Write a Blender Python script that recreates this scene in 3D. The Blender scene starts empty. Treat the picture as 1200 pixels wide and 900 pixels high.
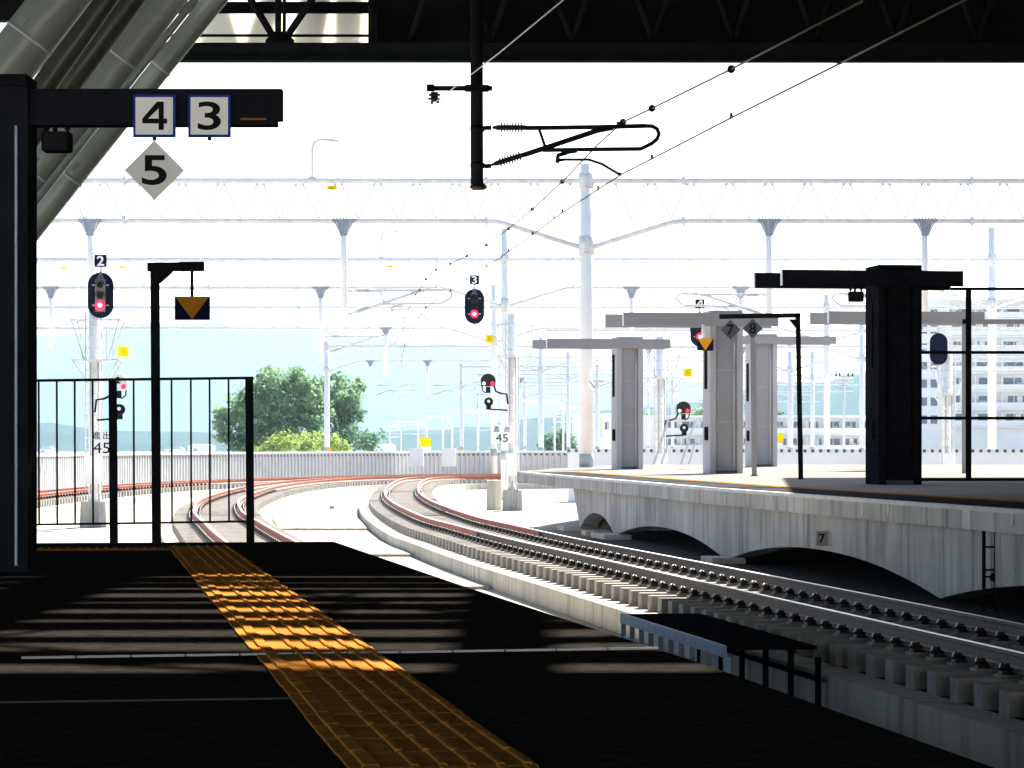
import bpy, bmesh, math, random
from mathutils import Vector, Matrix
random.seed(7)
R = math.radians
S = bpy.context.scene
C = S.collection
# ------------------------------------------------------------------ camera, sky, sun, exposure
F = 3500.0            # focal length in photo pixels (photo 1200 wide)
E = 0.67              # eye height over the platform (z = 0)
cam = bpy.data.cameras.new('camera'); camo = bpy.data.objects.new('camera', cam); C.objects.link(camo)
camo.location = (0, 0, E); camo.rotation_euler = (R(90), 0, 0)
cam.sensor_width = 36; cam.sensor_fit = 'HORIZONTAL'; cam.lens = 36*F/1200
cam.shift_y = 70/1200; cam.clip_start = .1; cam.clip_end = 30000
S.camera = camo
SUN = Vector((.45, 1.1, 1.0)).normalized()
w = bpy.data.worlds.new('World'); S.world = w; w.use_nodes = True
nt = w.node_tree
sky = nt.nodes.new('ShaderNodeTexSky'); sky.sky_type = 'NISHITA'; sky.sun_disc = False
sky.sun_elevation = math.asin(SUN.z); sky.sun_rotation = math.atan2(SUN.x, SUN.y)
sky.air_density = 1.0; sky.dust_density = 1.6
nt.links.new(sky.outputs[0], nt.nodes['Background'].inputs[0])
nt.nodes['Background'].inputs[1].default_value = .065
sl = bpy.data.lights.new('sun', 'SUN'); sl.energy = 5.0; sl.angle = R(.5); sl.color = (1, .93, .81)
so = bpy.data.objects.new('sun', sl); C.objects.link(so); so.rotation_euler = SUN.to_track_quat('Z', 'Y').to_euler()
S.view_settings.view_transform = 'Standard'; S.view_settings.look = 'None'
S.view_settings.exposure = 2.25; S.view_settings.gamma = 1
S.cycles.max_bounces = 6; S.cycles.diffuse_bounces = 3; S.cycles.volume_bounces = 0; S.cycles.transparent_max_bounces = 8

# ------------------------------------------------------------------ helpers
def at(px, py, Y): return Vector(((px-600)/F*Y, Y, E-(py-520)/F*Y))       # point of the place behind a photo pixel at distance Y
HEAD = math.atan(.142857)                                                  # the station's axis leans left of the view axis
AX = Vector((-.142857, 1, 0)).normalized(); NX = Vector((1, .142857, 0)).normalized()

def mat(name, col, rough=.75, metal=0, var=.12, scale=3, stain=0, bump=0, bscale=40, spec=0, emit=None, trans=0, stain_col=None):
    m = bpy.data.materials.new(name); m.use_nodes = True
    n = m.node_tree.nodes; l = m.node_tree.links; b = n['Principled BSDF']
    b.inputs['Roughness'].default_value = rough; b.inputs['Metallic'].default_value = metal
    b.inputs['Specular IOR Level'].default_value = spec
    tc = n.new('ShaderNodeNewGeometry')
    def noise(sc, det, vec=(1, 1, 1)):
        mp = n.new('ShaderNodeMapping'); mp.inputs['Scale'].default_value = vec
        l.new(tc.outputs['Position'], mp.inputs['Vector'])
        t = n.new('ShaderNodeTexNoise'); t.inputs['Scale'].default_value = sc; t.inputs['Detail'].default_value = det
        l.new(mp.outputs[0], t.inputs['Vector']); return t
    t = noise(scale, 6)
    r = n.new('ShaderNodeValToRGB'); r.color_ramp.elements[0].position = .3; r.color_ramp.elements[1].position = .7
    r.color_ramp.elements[0].color = tuple(c*(1-var) for c in col)+(1,); r.color_ramp.elements[1].color = tuple(min(1, c*(1+var)) for c in col)+(1,)
    l.new(t.outputs[0], r.inputs[0]); out = r.outputs[0]
    if stain:
        t2 = noise(1.0, 4, (5, 5, .35)); r2 = n.new('ShaderNodeValToRGB'); r2.color_ramp.elements[0].position = .5; r2.color_ramp.elements[1].position = .72
        r2.color_ramp.elements[0].color = (0, 0, 0, 1); r2.color_ramp.elements[1].color = (stain,)*3+(1,)
        l.new(t2.outputs[0], r2.inputs[0])
        mx = n.new('ShaderNodeMix'); mx.data_type = 'RGBA'; sc = stain_col or tuple(c*.45 for c in col)
        l.new(r2.outputs[0], mx.inputs[0]); l.new(out, mx.inputs[6]); mx.inputs[7].default_value = tuple(sc)+(1,); out = mx.outputs[2]
    l.new(out, b.inputs['Base Color'])
    if bump:
        t3 = noise(bscale, 5); bp = n.new('ShaderNodeBump'); bp.inputs['Strength'].default_value = bump; bp.inputs['Distance'].default_value = .02
        l.new(t3.outputs[0], bp.inputs['Height']); l.new(bp.outputs[0], b.inputs['Normal'])
    if emit:
        b.inputs['Emission Color'].default_value = tuple(emit[:3])+(1,); b.inputs['Emission Strength'].default_value = emit[3]
    if trans:
        tr = n.new('ShaderNodeBsdfTranslucent'); l.new(out, tr.inputs['Color']); ms = n.new('ShaderNodeMixShader'); ms.inputs[0].default_value = trans
        l.new(b.outputs[0], ms.inputs[1]); l.new(tr.outputs[0], ms.inputs[2]); l.new(ms.outputs[0], n['Material Output'].inputs['Surface'])
    return m

M = dict(
    concrete=mat('concrete', (.47, .45, .40), .85, var=.15, scale=.6, stain=.75, bump=.25, bscale=8),
    deck=mat('viaduct_concrete', (.40, .38, .33), .9, var=.22, scale=.35, stain=.5, bump=.2, bscale=5),
    wallc=mat('cast_concrete', (.42, .42, .41), .8, var=.22, scale=.9, stain=.85, bump=.2, bscale=6),
    asphalt=mat('asphalt', (.022, .0195, .0175), .95, var=.35, scale=14, bump=.5, bscale=120, spec=0),
    paving=mat('platform_paving', (.26, .23, .20), .8, var=.15, scale=1.5),
    edgeband=mat('platform_edge_band', (.05, .052, .06), .6, var=.2, scale=4),
    nosing=mat('white_nosing', (.6, .6, .6), .6),
    tactile=mat('tactile_yellow', (.38, .155, .033), .7, var=.25, scale=9, bump=.15, bscale=60),
    tactdull=mat('tactile_worn', (.22, .10, .03), .7, var=.3, scale=9),
    alu=mat('aluminium', (.7, .72, .75), .3, 1, var=.2, scale=12),
    black=mat('black_paint', (.010, .011, .014), .85, var=.3, scale=4, spec=0),
    char=mat('charcoal_paint', (.013, .015, .020), .8, var=.2, scale=3, spec=0),
    roofd=mat('roof_dark', (.012, .012, .013), .8, var=.3, scale=2),
    greyp=mat('grey_paint', (.30, .30, .32), .45, var=.06, scale=1),
    greyd=mat('grey_paint_edge', (.42, .42, .44), .45, var=.06, scale=1),
    white=mat('white_paint', (.80, .80, .81), .5, spec=.15, var=.05, scale=2),
    galv=mat('galvanised_steel', (.62, .64, .67), .5, 0, var=.12, scale=6),
    pipedk=mat('shaded_pipe_steel', (.09, .088, .07), .32, spec=.5, var=.1),  # strut colour darkened to carry the roof's shade
    pipe=mat('pale_green_steel', (.30, .335, .31), .30, spec=.5, var=.08, scale=2),
    navy=mat('signal_navy', (.008, .01, .03), .5, var=.2, scale=6),
    hood=mat('signal_hood', (.20, .17, .14), .5, var=.2, scale=12),
    signw=mat('sign_white', (.86, .87, .86), .5, var=.03),
    signg=mat('sign_grey', (.70, .72, .72), .5, var=.05),
    signgd=mat('sign_slate', (.11, .12, .15), .5, var=.05),
    blue=mat('sign_blue', (.02, .045, .32), .5, var=.05),
    ink=mat('sign_ink', (.012, .012, .015), .6, var=.1),
    inkw=mat('sign_ink_white', (.8, .8, .8), .6, var=.02),
    yellow=mat('yellow_plate', (.85, .62, .0), .6, var=.04),
    orange=mat('orange_plate', (.85, .36, .01), .6, var=.06),
    orangedk=mat('amber_plate', (.36, .15, .015), .6, var=.08),
    rust=mat('rusty_rail', (.38, .105, .06), .6, spec=.25, var=.3, scale=9, bump=.3, bscale=50),
    railshade=mat('shaded_rail', (.075, .045, .04), .6, spec=.25, var=.3, scale=9, bump=.3, bscale=50),
    railtop=mat('polished_rail', (.40, .38, .37), .34, .9, var=.12, scale=5),
    sleeper=mat('sleeper_concrete', (.30, .285, .265), .85, var=.2, scale=4),
    clip=mat('rail_clip_iron', (.03, .021, .02), .4, .3, spec=.3, var=.3, scale=20),
    barrier=mat('barrier_panel', (.56, .565, .575), .6, var=.06, scale=2),
    barrierd=mat('barrier_slot', (.10, .10, .13), .8),
    steelblue=mat('blue_grey_steel', (.24, .32, .43), .45, .2, var=.12, scale=6),
    insul=mat('insulator_brown', (.03, .018, .016), .35, spec=.2, var=.2, scale=20),
    wire=mat('copper_wire', (.10, .085, .06), .45, .6, var=.1),
    glassf=mat('frosted_glass', (.75, .75, .70), .6, var=.03, trans=.8),
    red=mat('red_lamp', (.5, .01, .03), .3, emit=(1, .012, .045, 1.1)),
    redcore=mat('red_lamp_core', (.9, .5, .5), .3, emit=(1, .42, .5, 1.3)),
    amber=mat('amber_lamp', (.9, .6, .2), .3, emit=(1, .62, .25, 1.0)),
    hooddk=mat('signal_hood_dark', (.03, .026, .023), .6, var=.2, scale=12),
    dim=mat('dark_lens', (.02, .02, .025), .15),
    bldw=mat('building_white', (.88, .87, .87), .8, var=.05, scale=.4),
    brkt=mat('bracket_steel', (.28, .31, .38), .6, var=.2, scale=8),
    bouncewh=mat('bounce_wall_white', (.84, .83, .80), .85, var=.04, scale=.4),
    bldg=mat('building_grey', (.42, .44, .48), .8, var=.1, scale=.6),  # plain mid grey for small fittings and trim
    win=mat('window_glass', (.15, .18, .24), .3, spec=.4, var=.3, scale=.8),
    rooft=mat('roof_sheet', (.30, .22, .20), .7),
    bark=mat('bark', (.09, .075, .06), .9, var=.3, scale=4),
    leaf=mat('leaf_mid', (.22, .34, .21), .6, var=.35, scale=.5, trans=.5),
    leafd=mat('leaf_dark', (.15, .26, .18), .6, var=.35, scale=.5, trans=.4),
    leafy=mat('leaf_yellow', (.30, .40, .12), .6, var=.25, scale=.6, trans=.45),
    pale=mat('bounce_floor_pale', (.74, .73, .70), .9, var=.06, scale=.5),
    ballast_shade=mat('ballast_and_shade', (.07, .068, .065), .95, var=.4, scale=9, bump=.6, bscale=30),
    ground=mat('far_ground', (.30, .29, .27), .9, var=.3, scale=.02),
    hill=mat('hill_forest', (.018, .034, .045), .9, var=.4, scale=.01),
)

def wmat(o):                      # world matrix from loc/rot up the parents
    m = Matrix.Identity(4)
    while o: m = o.matrix_basis @ m; o = o.parent
    return m

class MB:
    """collects shapes, builds ONE mesh object"""
    def __init__(s): s.v = []; s.f = []; s.sm = []
    def add(s, vs, fs, smooth=False):
        k = len(s.v); s.v += [Vector(v) for v in vs]; s.f += [[i+k for i in f] for f in fs]; s.sm += [smooth]*len(fs); return s
    def box(s, c, d, rz=0, taper=0):
        x, y, z = d[0]/2, d[1]/2, d[2]/2; m = Matrix.Rotation(rz, 3, 'Z'); c = Vector(c)
        vs = [c+m @ Vector((i*x, j*y, k*z)) for k in (-1, 1) for j in (-1, 1) for i in (-1, 1)]
        return s.add(vs, [(0, 2, 3, 1), (4, 5, 7, 6), (0, 1, 5, 4), (2, 6, 7, 3), (0, 4, 6, 2), (1, 3, 7, 5)])
    def bar(s, p, q, wd, hd, up=(0, 0, 1)):       # rectangular bar
        p, q = Vector(p), Vector(q); d = (q-p).normalized(); a = d.cross(Vector(up))
        if a.length < 1e-4: a = d.cross(Vector((0, 1, 0)))
        a.normalize(); b = a.cross(d); a *= wd/2; b *= hd/2
        vs = [p-a-b, p+a-b, p+a+b, p-a+b, q-a-b, q+a-b, q+a+b, q-a+b]
        return s.add(vs, [(3, 2, 1, 0), (4, 5, 6, 7), (0, 1, 5, 4), (1, 2, 6, 5), (2, 3, 7, 6), (3, 0, 4, 7)])
    def tube(s, pts, r, n=8, cap=True):
        pts = [Vector(p) for p in pts]; rs = r if isinstance(r, (list, tuple)) else [r]*len(pts)
        k = len(pts); rings = []; prev = None
        for i, p in enumerate(pts):
            d = (pts[min(i+1, k-1)]-pts[max(i-1, 0)]).normalized()
            if prev is None:
                a = d.cross(Vector((0, 0, 1)));
                if a.length < 1e-3: a = d.cross(Vector((0, 1, 0)))
            else: a = prev-d*prev.dot(d)
            a.normalize(); prev = a; b = d.cross(a)
            rings.append([p+(a*math.cos(2*math.pi*j/n)+b*math.sin(2*math.pi*j/n))*rs[i] for j in range(n)])
        base = len(s.v); s.v += [v for rg in rings for v in rg]
        for i in range(k-1):
            for j in range(n):
                j2 = (j+1) % n
                s.f.append([base+i*n+j, base+i*n+j2, base+(i+1)*n+j2, base+(i+1)*n+j]); s.sm.append(n > 4)
        if cap:
            s.f.append([base+j for j in range(n)][::-1]); s.sm.append(False)
            s.f.append([base+(k-1)*n+j for j in range(n)]); s.sm.append(False)
        return s
    def prism(s, poly, axis_o, ux, uz, th):       # 2D outline (u,v) in the plane ux,uz through axis_o, thickness th along ux x uz
        o, ux, uz = Vector(axis_o), Vector(ux), Vector(uz); nrm = ux.cross(uz).normalized()*th/2; n = len(poly)
        a = [o+ux*u+uz*v for u, v in poly]
        return s.add([p-nrm for p in a]+[p+nrm for p in a], [list(range(n))[::-1], list(range(n, 2*n))]+[(i, (i+1) % n, (i+1) % n+n, i+n) for i in range(n)])
    def disc(s, c, r, th, n=24, nrm=(0, -1, 0), sx=1):
        return s.prism([(r*sx*math.cos(2*math.pi*i/n), r*math.sin(2*math.pi*i/n)) for i in range(n)], c, (1, 0, 0), (0, 0, 1), th)
    def ribbon(s, path, offs):                    # path of (pos); offs: list of (lateral, z) cross-section, open
        k = len(offs); base = len(s.v)
        for i, p in enumerate(path):
            d = (path[min(i+1, len(path)-1)]-path[max(i-1, 0)]); d.z = 0; d.normalize(); nx = Vector((d.y, -d.x, 0))
            s.v += [p+nx*u+Vector((0, 0, z)) for u, z in offs]
        for i in range(len(path)-1):
            for j in range(k-1):
                s.f.append([base+i*k+j, base+i*k+j+1, base+(i+1)*k+j+1, base+(i+1)*k+j]); s.sm.append(False)
        return s
    def build(s, name, m, parent=None, world=True, bevel=0):
        me = bpy.data.meshes.new(name); vs = s.v
        if parent is not None and world:
            inv = wmat(parent).inverted(); vs = [inv @ v for v in s.v]
        org = None
        if parent is None and world and vs:       # own origin at the base of the thing
            xs = [v.x for v in vs]; ys = [v.y for v in vs]; zs = [v.z for v in vs]
            org = Vector(((min(xs)+max(xs))/2, (min(ys)+max(ys))/2, min(zs))); vs = [v-org for v in vs]
        me.from_pydata([tuple(v) for v in vs], [], s.f)
        me.polygons.foreach_set('use_smooth', s.sm); me.materials.append(M[m] if isinstance(m, str) else m); me.update()
        o = bpy.data.objects.new(name, me); C.objects.link(o); o.parent = parent
        if org is not None: o.location = org
        if bevel:
            b = o.modifiers.new('bevel', 'BEVEL'); b.width = bevel; b.segments = 2; b.limit_method = 'ANGLE'
        return o

def tag(o, label=None, cat=None, group=None, kind=None):
    if label: o['label'] = label
    if cat: o['category'] = cat
    if group: o['group'] = group
    if kind: o['kind'] = kind
    return o
def thing(name, label, cat, loc=(0, 0, 0), rz=0, group=None):
    o = bpy.data.objects.new(name, None); C.objects.link(o); o.location = loc; o.rotation_euler = (0, 0, rz); o.empty_display_size = .2
    return tag(o, label, cat, group)
def kids(o): return [c for c in C.objects if c.parent == o]
def copy_tree(o, parent=None, loc=None, rz=None, label=None, scale=None):
    ch = kids(o); c = o.copy(); C.objects.link(c); c.parent = parent
    if loc is not None: c.location = loc
    if rz is not None: c.rotation_euler = (0, 0, rz)
    if label: c['label'] = label
    if scale: c.scale = (scale,)*3
    for k in ch: copy_tree(k, c)
    return c
def text(name, body, size, loc, parent, m='ink', bold=.012, th=.004, rz=0, sx=1):
    cu = bpy.data.curves.new(name, 'FONT'); cu.body = body; cu.size = size; cu.align_x = 'CENTER'; cu.align_y = 'CENTER'
    cu.offset = bold*size; cu.extrude = th/2; cu.resolution_u = 6
    t = bpy.data.objects.new(name, cu); C.objects.link(t)
    bpy.context.view_layer.update()
    me = bpy.data.meshes.new_from_object(t.evaluated_get(bpy.context.evaluated_depsgraph_get()))
    bpy.data.objects.remove(t); bpy.data.curves.remove(cu)
    vs = [v.co for v in me.vertices]
    if vs:                                         # centre the glyphs on loc
        cx = (min(v.x for v in vs)+max(v.x for v in vs))/2; cy = (min(v.y for v in vs)+max(v.y for v in vs))/2
        for v in me.vertices: v.co.x = (v.co.x-cx)*sx; v.co.y -= cy
    me.materials.clear(); me.materials.append(M[m])
    o = bpy.data.objects.new(name, me); C.objects.link(o); o.parent = parent
    mw = Matrix.Translation(loc) @ Matrix.Rotation(rz, 4, 'Z') @ Matrix.Rotation(R(90), 4, 'X')
    o.matrix_basis = (wmat(parent).inverted() if parent else Matrix.Identity(4)) @ mw
    return o
def four(c, h, parent, m):        # a broad numeral 4 as one outline ring
    o_ = [(.16, -.5), (.16, -.27), (-.42, -.27), (-.42, -.10), (.10, .5), (.34, .5), (.34, -.10), (.46, -.10), (.46, -.27), (.34, -.27), (.34, -.5)]
    b = MB(); T = [(u*h, v*h) for u, v in o_]
    def poly(p): b.prism([(u*h, v*h) for u, v in p], c, (1, 0, 0), (0, 0, 1), .003)
    poly([(.16, -.5), (.34, -.5), (.34, -.27), (.16, -.27)]); poly([(-.42, -.27), (.46, -.27), (.46, -.10), (-.42, -.10)])
    poly([(.16, -.10), (.34, -.10), (.34, .5), (.16, .5)]); poly([(-.42, -.10), (-.22, -.10), (.16, .27), (.16, .5), (.10, .5)])
    return b.build('numeral', m, parent)
def spline(pts, step=1.0):        # Catmull-Rom through (Y, X) points -> list of Vector
    P = [Vector((x, y, 0)) for y, x in pts]; out = []
    for i in range(len(P)-1):
        p0 = P[max(i-1, 0)]; p1 = P[i]; p2 = P[i+1]; p3 = P[min(i+2, len(P)-1)]
        n = max(2, int((p2-p1).length/step))
        for k in range(n):
            t = k/n
            out.append(.5*((2*p1)+(p2-p0)*t+(2*p0-5*p1+4*p2-p3)*t*t+(3*p1-p0-3*p2+p3)*t**3))
    out.append(P[-1]); return out
def resample(path, d):
    out = [path[0]]; acc = 0
    for a, b in zip(path, path[1:]):
        L = (b-a).length; t = d-acc
        while t <= L: out.append(a.lerp(b, t/L)); t += d
        acc = (acc+L) % d if L+acc >= d else acc+L
    return out

ZR, ZS, ZP, ZF = -.92, -1.10, -1.29, -1.575      # rail top, sleeper top, plinth top, viaduct floor
def lerp_tab(tab, y):
    for (y0, x0), (y1, x1) in zip(tab, tab[1:]):
        if y <= y1: return x0+(x1-x0)*(y-y0)/(y1-y0)
    return tab[-1][1]
EDGE2 = [(5, 8.65), (20, 6.51), (30, 5.08), (38, 3.94), (45, 2.96), (52.8, 2.12), (58.6, 1.45), (65, .75), (71.7, .12)]
def edge2(y): return lerp_tab(EDGE2, y)

# ------------------------------------------------------------------ ground, viaduct floor, hills
def sheet(name, poly, z0, z1, m):
    b = MB(); n = len(poly)
    b.add([(x, y, z0) for x, y in poly]+[(x, y, z1) for x, y in poly], [list(range(n))[::-1], list(range(n, 2*n))]+[(i, (i+1) % n, (i+1) % n+n, i+n) for i in range(n)])
    return b.build(name, m)
g = MB(); N = 40
g.add([(-12000, -600, -7), (12000, -600, -7), (12000, 15000, -7), (-12000, 15000, -7)], [(0, 1, 2, 3)])
tag(g.build('ground', 'ground'), kind='structure')
tag(sheet('viaduct_floor', [(-60, -64), (48, -64), (48, 178), (-24, 178), (-24, 60), (-60, 60)], -2.4, ZF, 'deck'), kind='structure')  # left reach, out of view, added to bounce sunlight onto the struts
# slab joints and the low drain covers between the tracks
side = [Vector((9.35-.142857*y, y, 0)) for y in (-10, 20, 45)]+[Vector((edge2(y)-.02, y, 0)) for y in (52, 58, 62)]
tag(sheet('trackside_slab', [(8.93-.142857*y, y) for y in (-10, 30, 52)]+[(1.6, 60.8)]+[(30, 60.8), (30, -10)], ZF+.004, -1.09, 'ballast_shade'), kind='structure')  # shadow beside the platform put into the slab's dark colour

def hills(name, prof, Y, depth, col):
    b = MB(); nx = 90; ny = 14; x0, x1 = prof[0][0], prof[-1][0]
    rnd = random.Random(len(name)+int(Y))
    ph = [(rnd.uniform(.002, .012), rnd.uniform(0, 6), rnd.uniform(.5, 1)) for _ in range(7)]
    vs = []
    for j in range(ny+1):
        t = j/ny
        for i in range(nx+1):
            px = x0+(x1-x0)*i/nx
            h = lerp_tab(prof, px)
            y = Y+depth*(t-.5)*2*.5
            n = sum(a3*math.sin(px*a1*6+a2+t*5*a3) for a1, a2, a3 in ph)
            f = max(0, math.sin(math.pi*min(1, t/.999)))**.8
            z = -8+(h+8+n*h*.012)*f*(1+.06*math.sin(i*.9+j*1.7))
            vs.append(((px-600)/F*Y*(y/Y), y, z))
    fs = [(j*(nx+1)+i, j*(nx+1)+i+1, (j+1)*(nx+1)+i+1, (j+1)*(nx+1)+i) for j in range(ny) for i in range(nx)]
    b.add(vs, fs, True)
    return tag(b.build(name, col), kind='structure')
def hz(y, Y): return E+(520-y)/F*Y
hills('hills', [(px, hz(y, 6500)) for px, y in ((-900, 440), (-300, 410), (40, 402), (110, 388), (190, 380), (290, 387), (400, 396), (520, 405), (640, 425), (760, 445), (900, 462), (1100, 470), (1700, 470))], 6500, 1200, 'hill')
hills('hills', [(px, hz(y, 3300)) for px, y in ((-900, 505), (-100, 500), (60, 497), (100, 503), (200, 507), (420, 509), (520, 503), (640, 490), (740, 480), (820, 470), (900, 456), (960, 447), (1020, 436), (1100, 424), (1300, 405), (1800, 420))], 3300, 900, 'hill')

# haze: even air round the camera and the whole scene
hb = MB().box((0, 3740, 190), (9000, 7800, 396))
hz_o = hb.build('haze', 'white'); tag(hz_o, kind='stuff')
hm = bpy.data.materials.new('haze_air'); hm.use_nodes = True; hn = hm.node_tree.nodes
for n_ in list(hn):
    if n_.type == 'BSDF_PRINCIPLED': hn.remove(n_)
pv = hn.new('ShaderNodeVolumePrincipled'); pv.inputs['Color'].default_value = (.58, .85, 1, 1); pv.inputs['Density'].default_value = 7.5e-5; pv.inputs['Anisotropy'].default_value = .3
hm.node_tree.links.new(pv.outputs[0], hn['Material Output'].inputs['Volume'])
hz_o.data.materials.clear(); hz_o.data.materials.append(hm)

# ------------------------------------------------------------------ our platform
def A(a, y): return (a-.142857*y, y)
def perp(a, u):   # point at axis-lateral a and along-axis u measured at a=0
    return (a*1.0-.142857*(u+.142857*a), u+.142857*a)
plat = [A(1.70, 20.45), A(1.78, 14), A(1.88, 9), A(1.88, -1.6), A(-8, -1.6), perp(-8, 20.2)]
tag(sheet('platform', [plat[0]]+plat[1:], ZF+.004, 0, 'asphalt'), kind='structure')
st = sheet('platform_step', [A(-.99, 20.25), A(-.70, 22.6), A(-1.0, 23.0), A(-5, 22.6), A(-5, 19.9)], ZF+.006, -.035, 'asphalt'); tag(st, kind='structure')
# metal expansion joint and a thin second joint
j = thing('expansion_joint', 'bright metal expansion joint strip crossing the dark platform and yellow paving', 'joint strip', (0, 9.5, 0))
p0, p1 = perp(-.2, 9.28), perp(1.86, 9.42)
j1 = MB()
for k in range(12):
    a = Vector(p0+(.0075,)).lerp(Vector(p1+(.0075,)), k/12+.001); b = Vector(p0+(.0075,)).lerp(Vector(p1+(.0075,)), (k+1)/12-.002)
    j1.bar(a, b, .017, .007)
j1.build('metal_strip', 'greyd', j)
j2 = MB(); d_ = Vector(AX)*.03
j2.bar(Vector(p0+(.006,))+d_, Vector(p1+(.006,))+d_, .01, .006); j2.build('metal_lip', 'edgeband', j)
tag(MB().bar(perp(-3, 7.7)+(.003,), perp(.55, 7.75)+(.003,), .006, .005).build('joint_filler', 'edgeband'), 'thin pale joint line across the darkest part of the platform', 'joint strip')
# tactile strip: tiles 0.3 m long with raised bars
ts = thing('tactile_paving', 'long yellow tactile strip with raised bars running along the dark platform', 'tactile paving', perp(.73, 12)+(0,))
base = MB(); ridge = MB(); band = MB(); rr = random.Random(3)
for k in range(-4, 62):
    u = 1.2+k*.302
    if u > 19.3: break
    if abs(u-9.33) < .05: pass
    jx = rr.uniform(-.004, .004)
    c = perp(.735+jx, u+.15)
    base.box((c[0], c[1], .003+rr.uniform(0, .0012)), (.392, .296, .006), HEAD)
    for q in (.675, .735, .795, .855, .912):
        c = perp(q+jx, u+.15); ridge.box((c[0], c[1], .0085), (.016, .285, .008), HEAD)
    c = perp(.583+jx, u+.15); band.box((c[0], c[1], .0085), (.034, .290, .009), HEAD)
base.build('tile', 'tactile', ts); ridge.build('ridge', 'tactile', ts, bevel=.003); band.build('inner_line', 'tactile', ts, bevel=.003)
te = thing('tactile_paving', 'short brown row of worn studded tactile tiles beside the platform end fence', 'tactile paving', perp(-.3, 19)+(0,))
base = MB(); stud = base
for k in range(7):
    for r_ in range(1):
        c = perp(.38-k*.302, 18.9+r_*.3); base.box((c[0], c[1], .0035), (.296, .296, .007), HEAD)
        for i in range(5):
            for jj in range(5):
                d = perp(.38-k*.302+(i-2)*.056, 18.9+r_*.3+(jj-2)*.056); stud.tube([(d[0], d[1], .006), (d[0], d[1], .012)], [.013, .008], 8)
base.build('tile', 'tactdull', te)

# ------------------------------------------------------------------ tracks
T3 = spline([(-14, 9.69), (0, 7.69), (20, 4.83), (40, 1.98), (50, .53), (58.7, -.56), (66, -1.42), (80.7, -2.62), (95, -3.47), (111, -4.05), (130, -4.42), (142, -4.15), (147.6, -2.4), (150, 1.5), (151.2, 8), (152, 18), (153, 40)], .8)
T2 = spline([(-14, 4.95), (10, 1.5), (30, -1.37), (47, -3.85), (60, -5.6), (73, -7.2), (90, -8.62), (116, -9.45), (136, -8.5), (147.5, -5.6), (153.5, -1.2), (156.2, 5), (157.3, 14), (158, 40)], .8)
T1 = spline([(50, -12.5), (75, -14.6), (97.6, -15.6), (121, -14.7), (136, -11.9), (150, -6.9), (158.5, -1), (162, 6), (163.2, 16), (164, 40)], .8)
RAILP = [(-.0635, 0), (-.0635, .012), (-.014, .03), (-.009, .045), (-.009, .115), (-.0325, .125), (-.0325, .153)]
RAILP += [(-u, v) for u, v in RAILP[::-1]]
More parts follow.
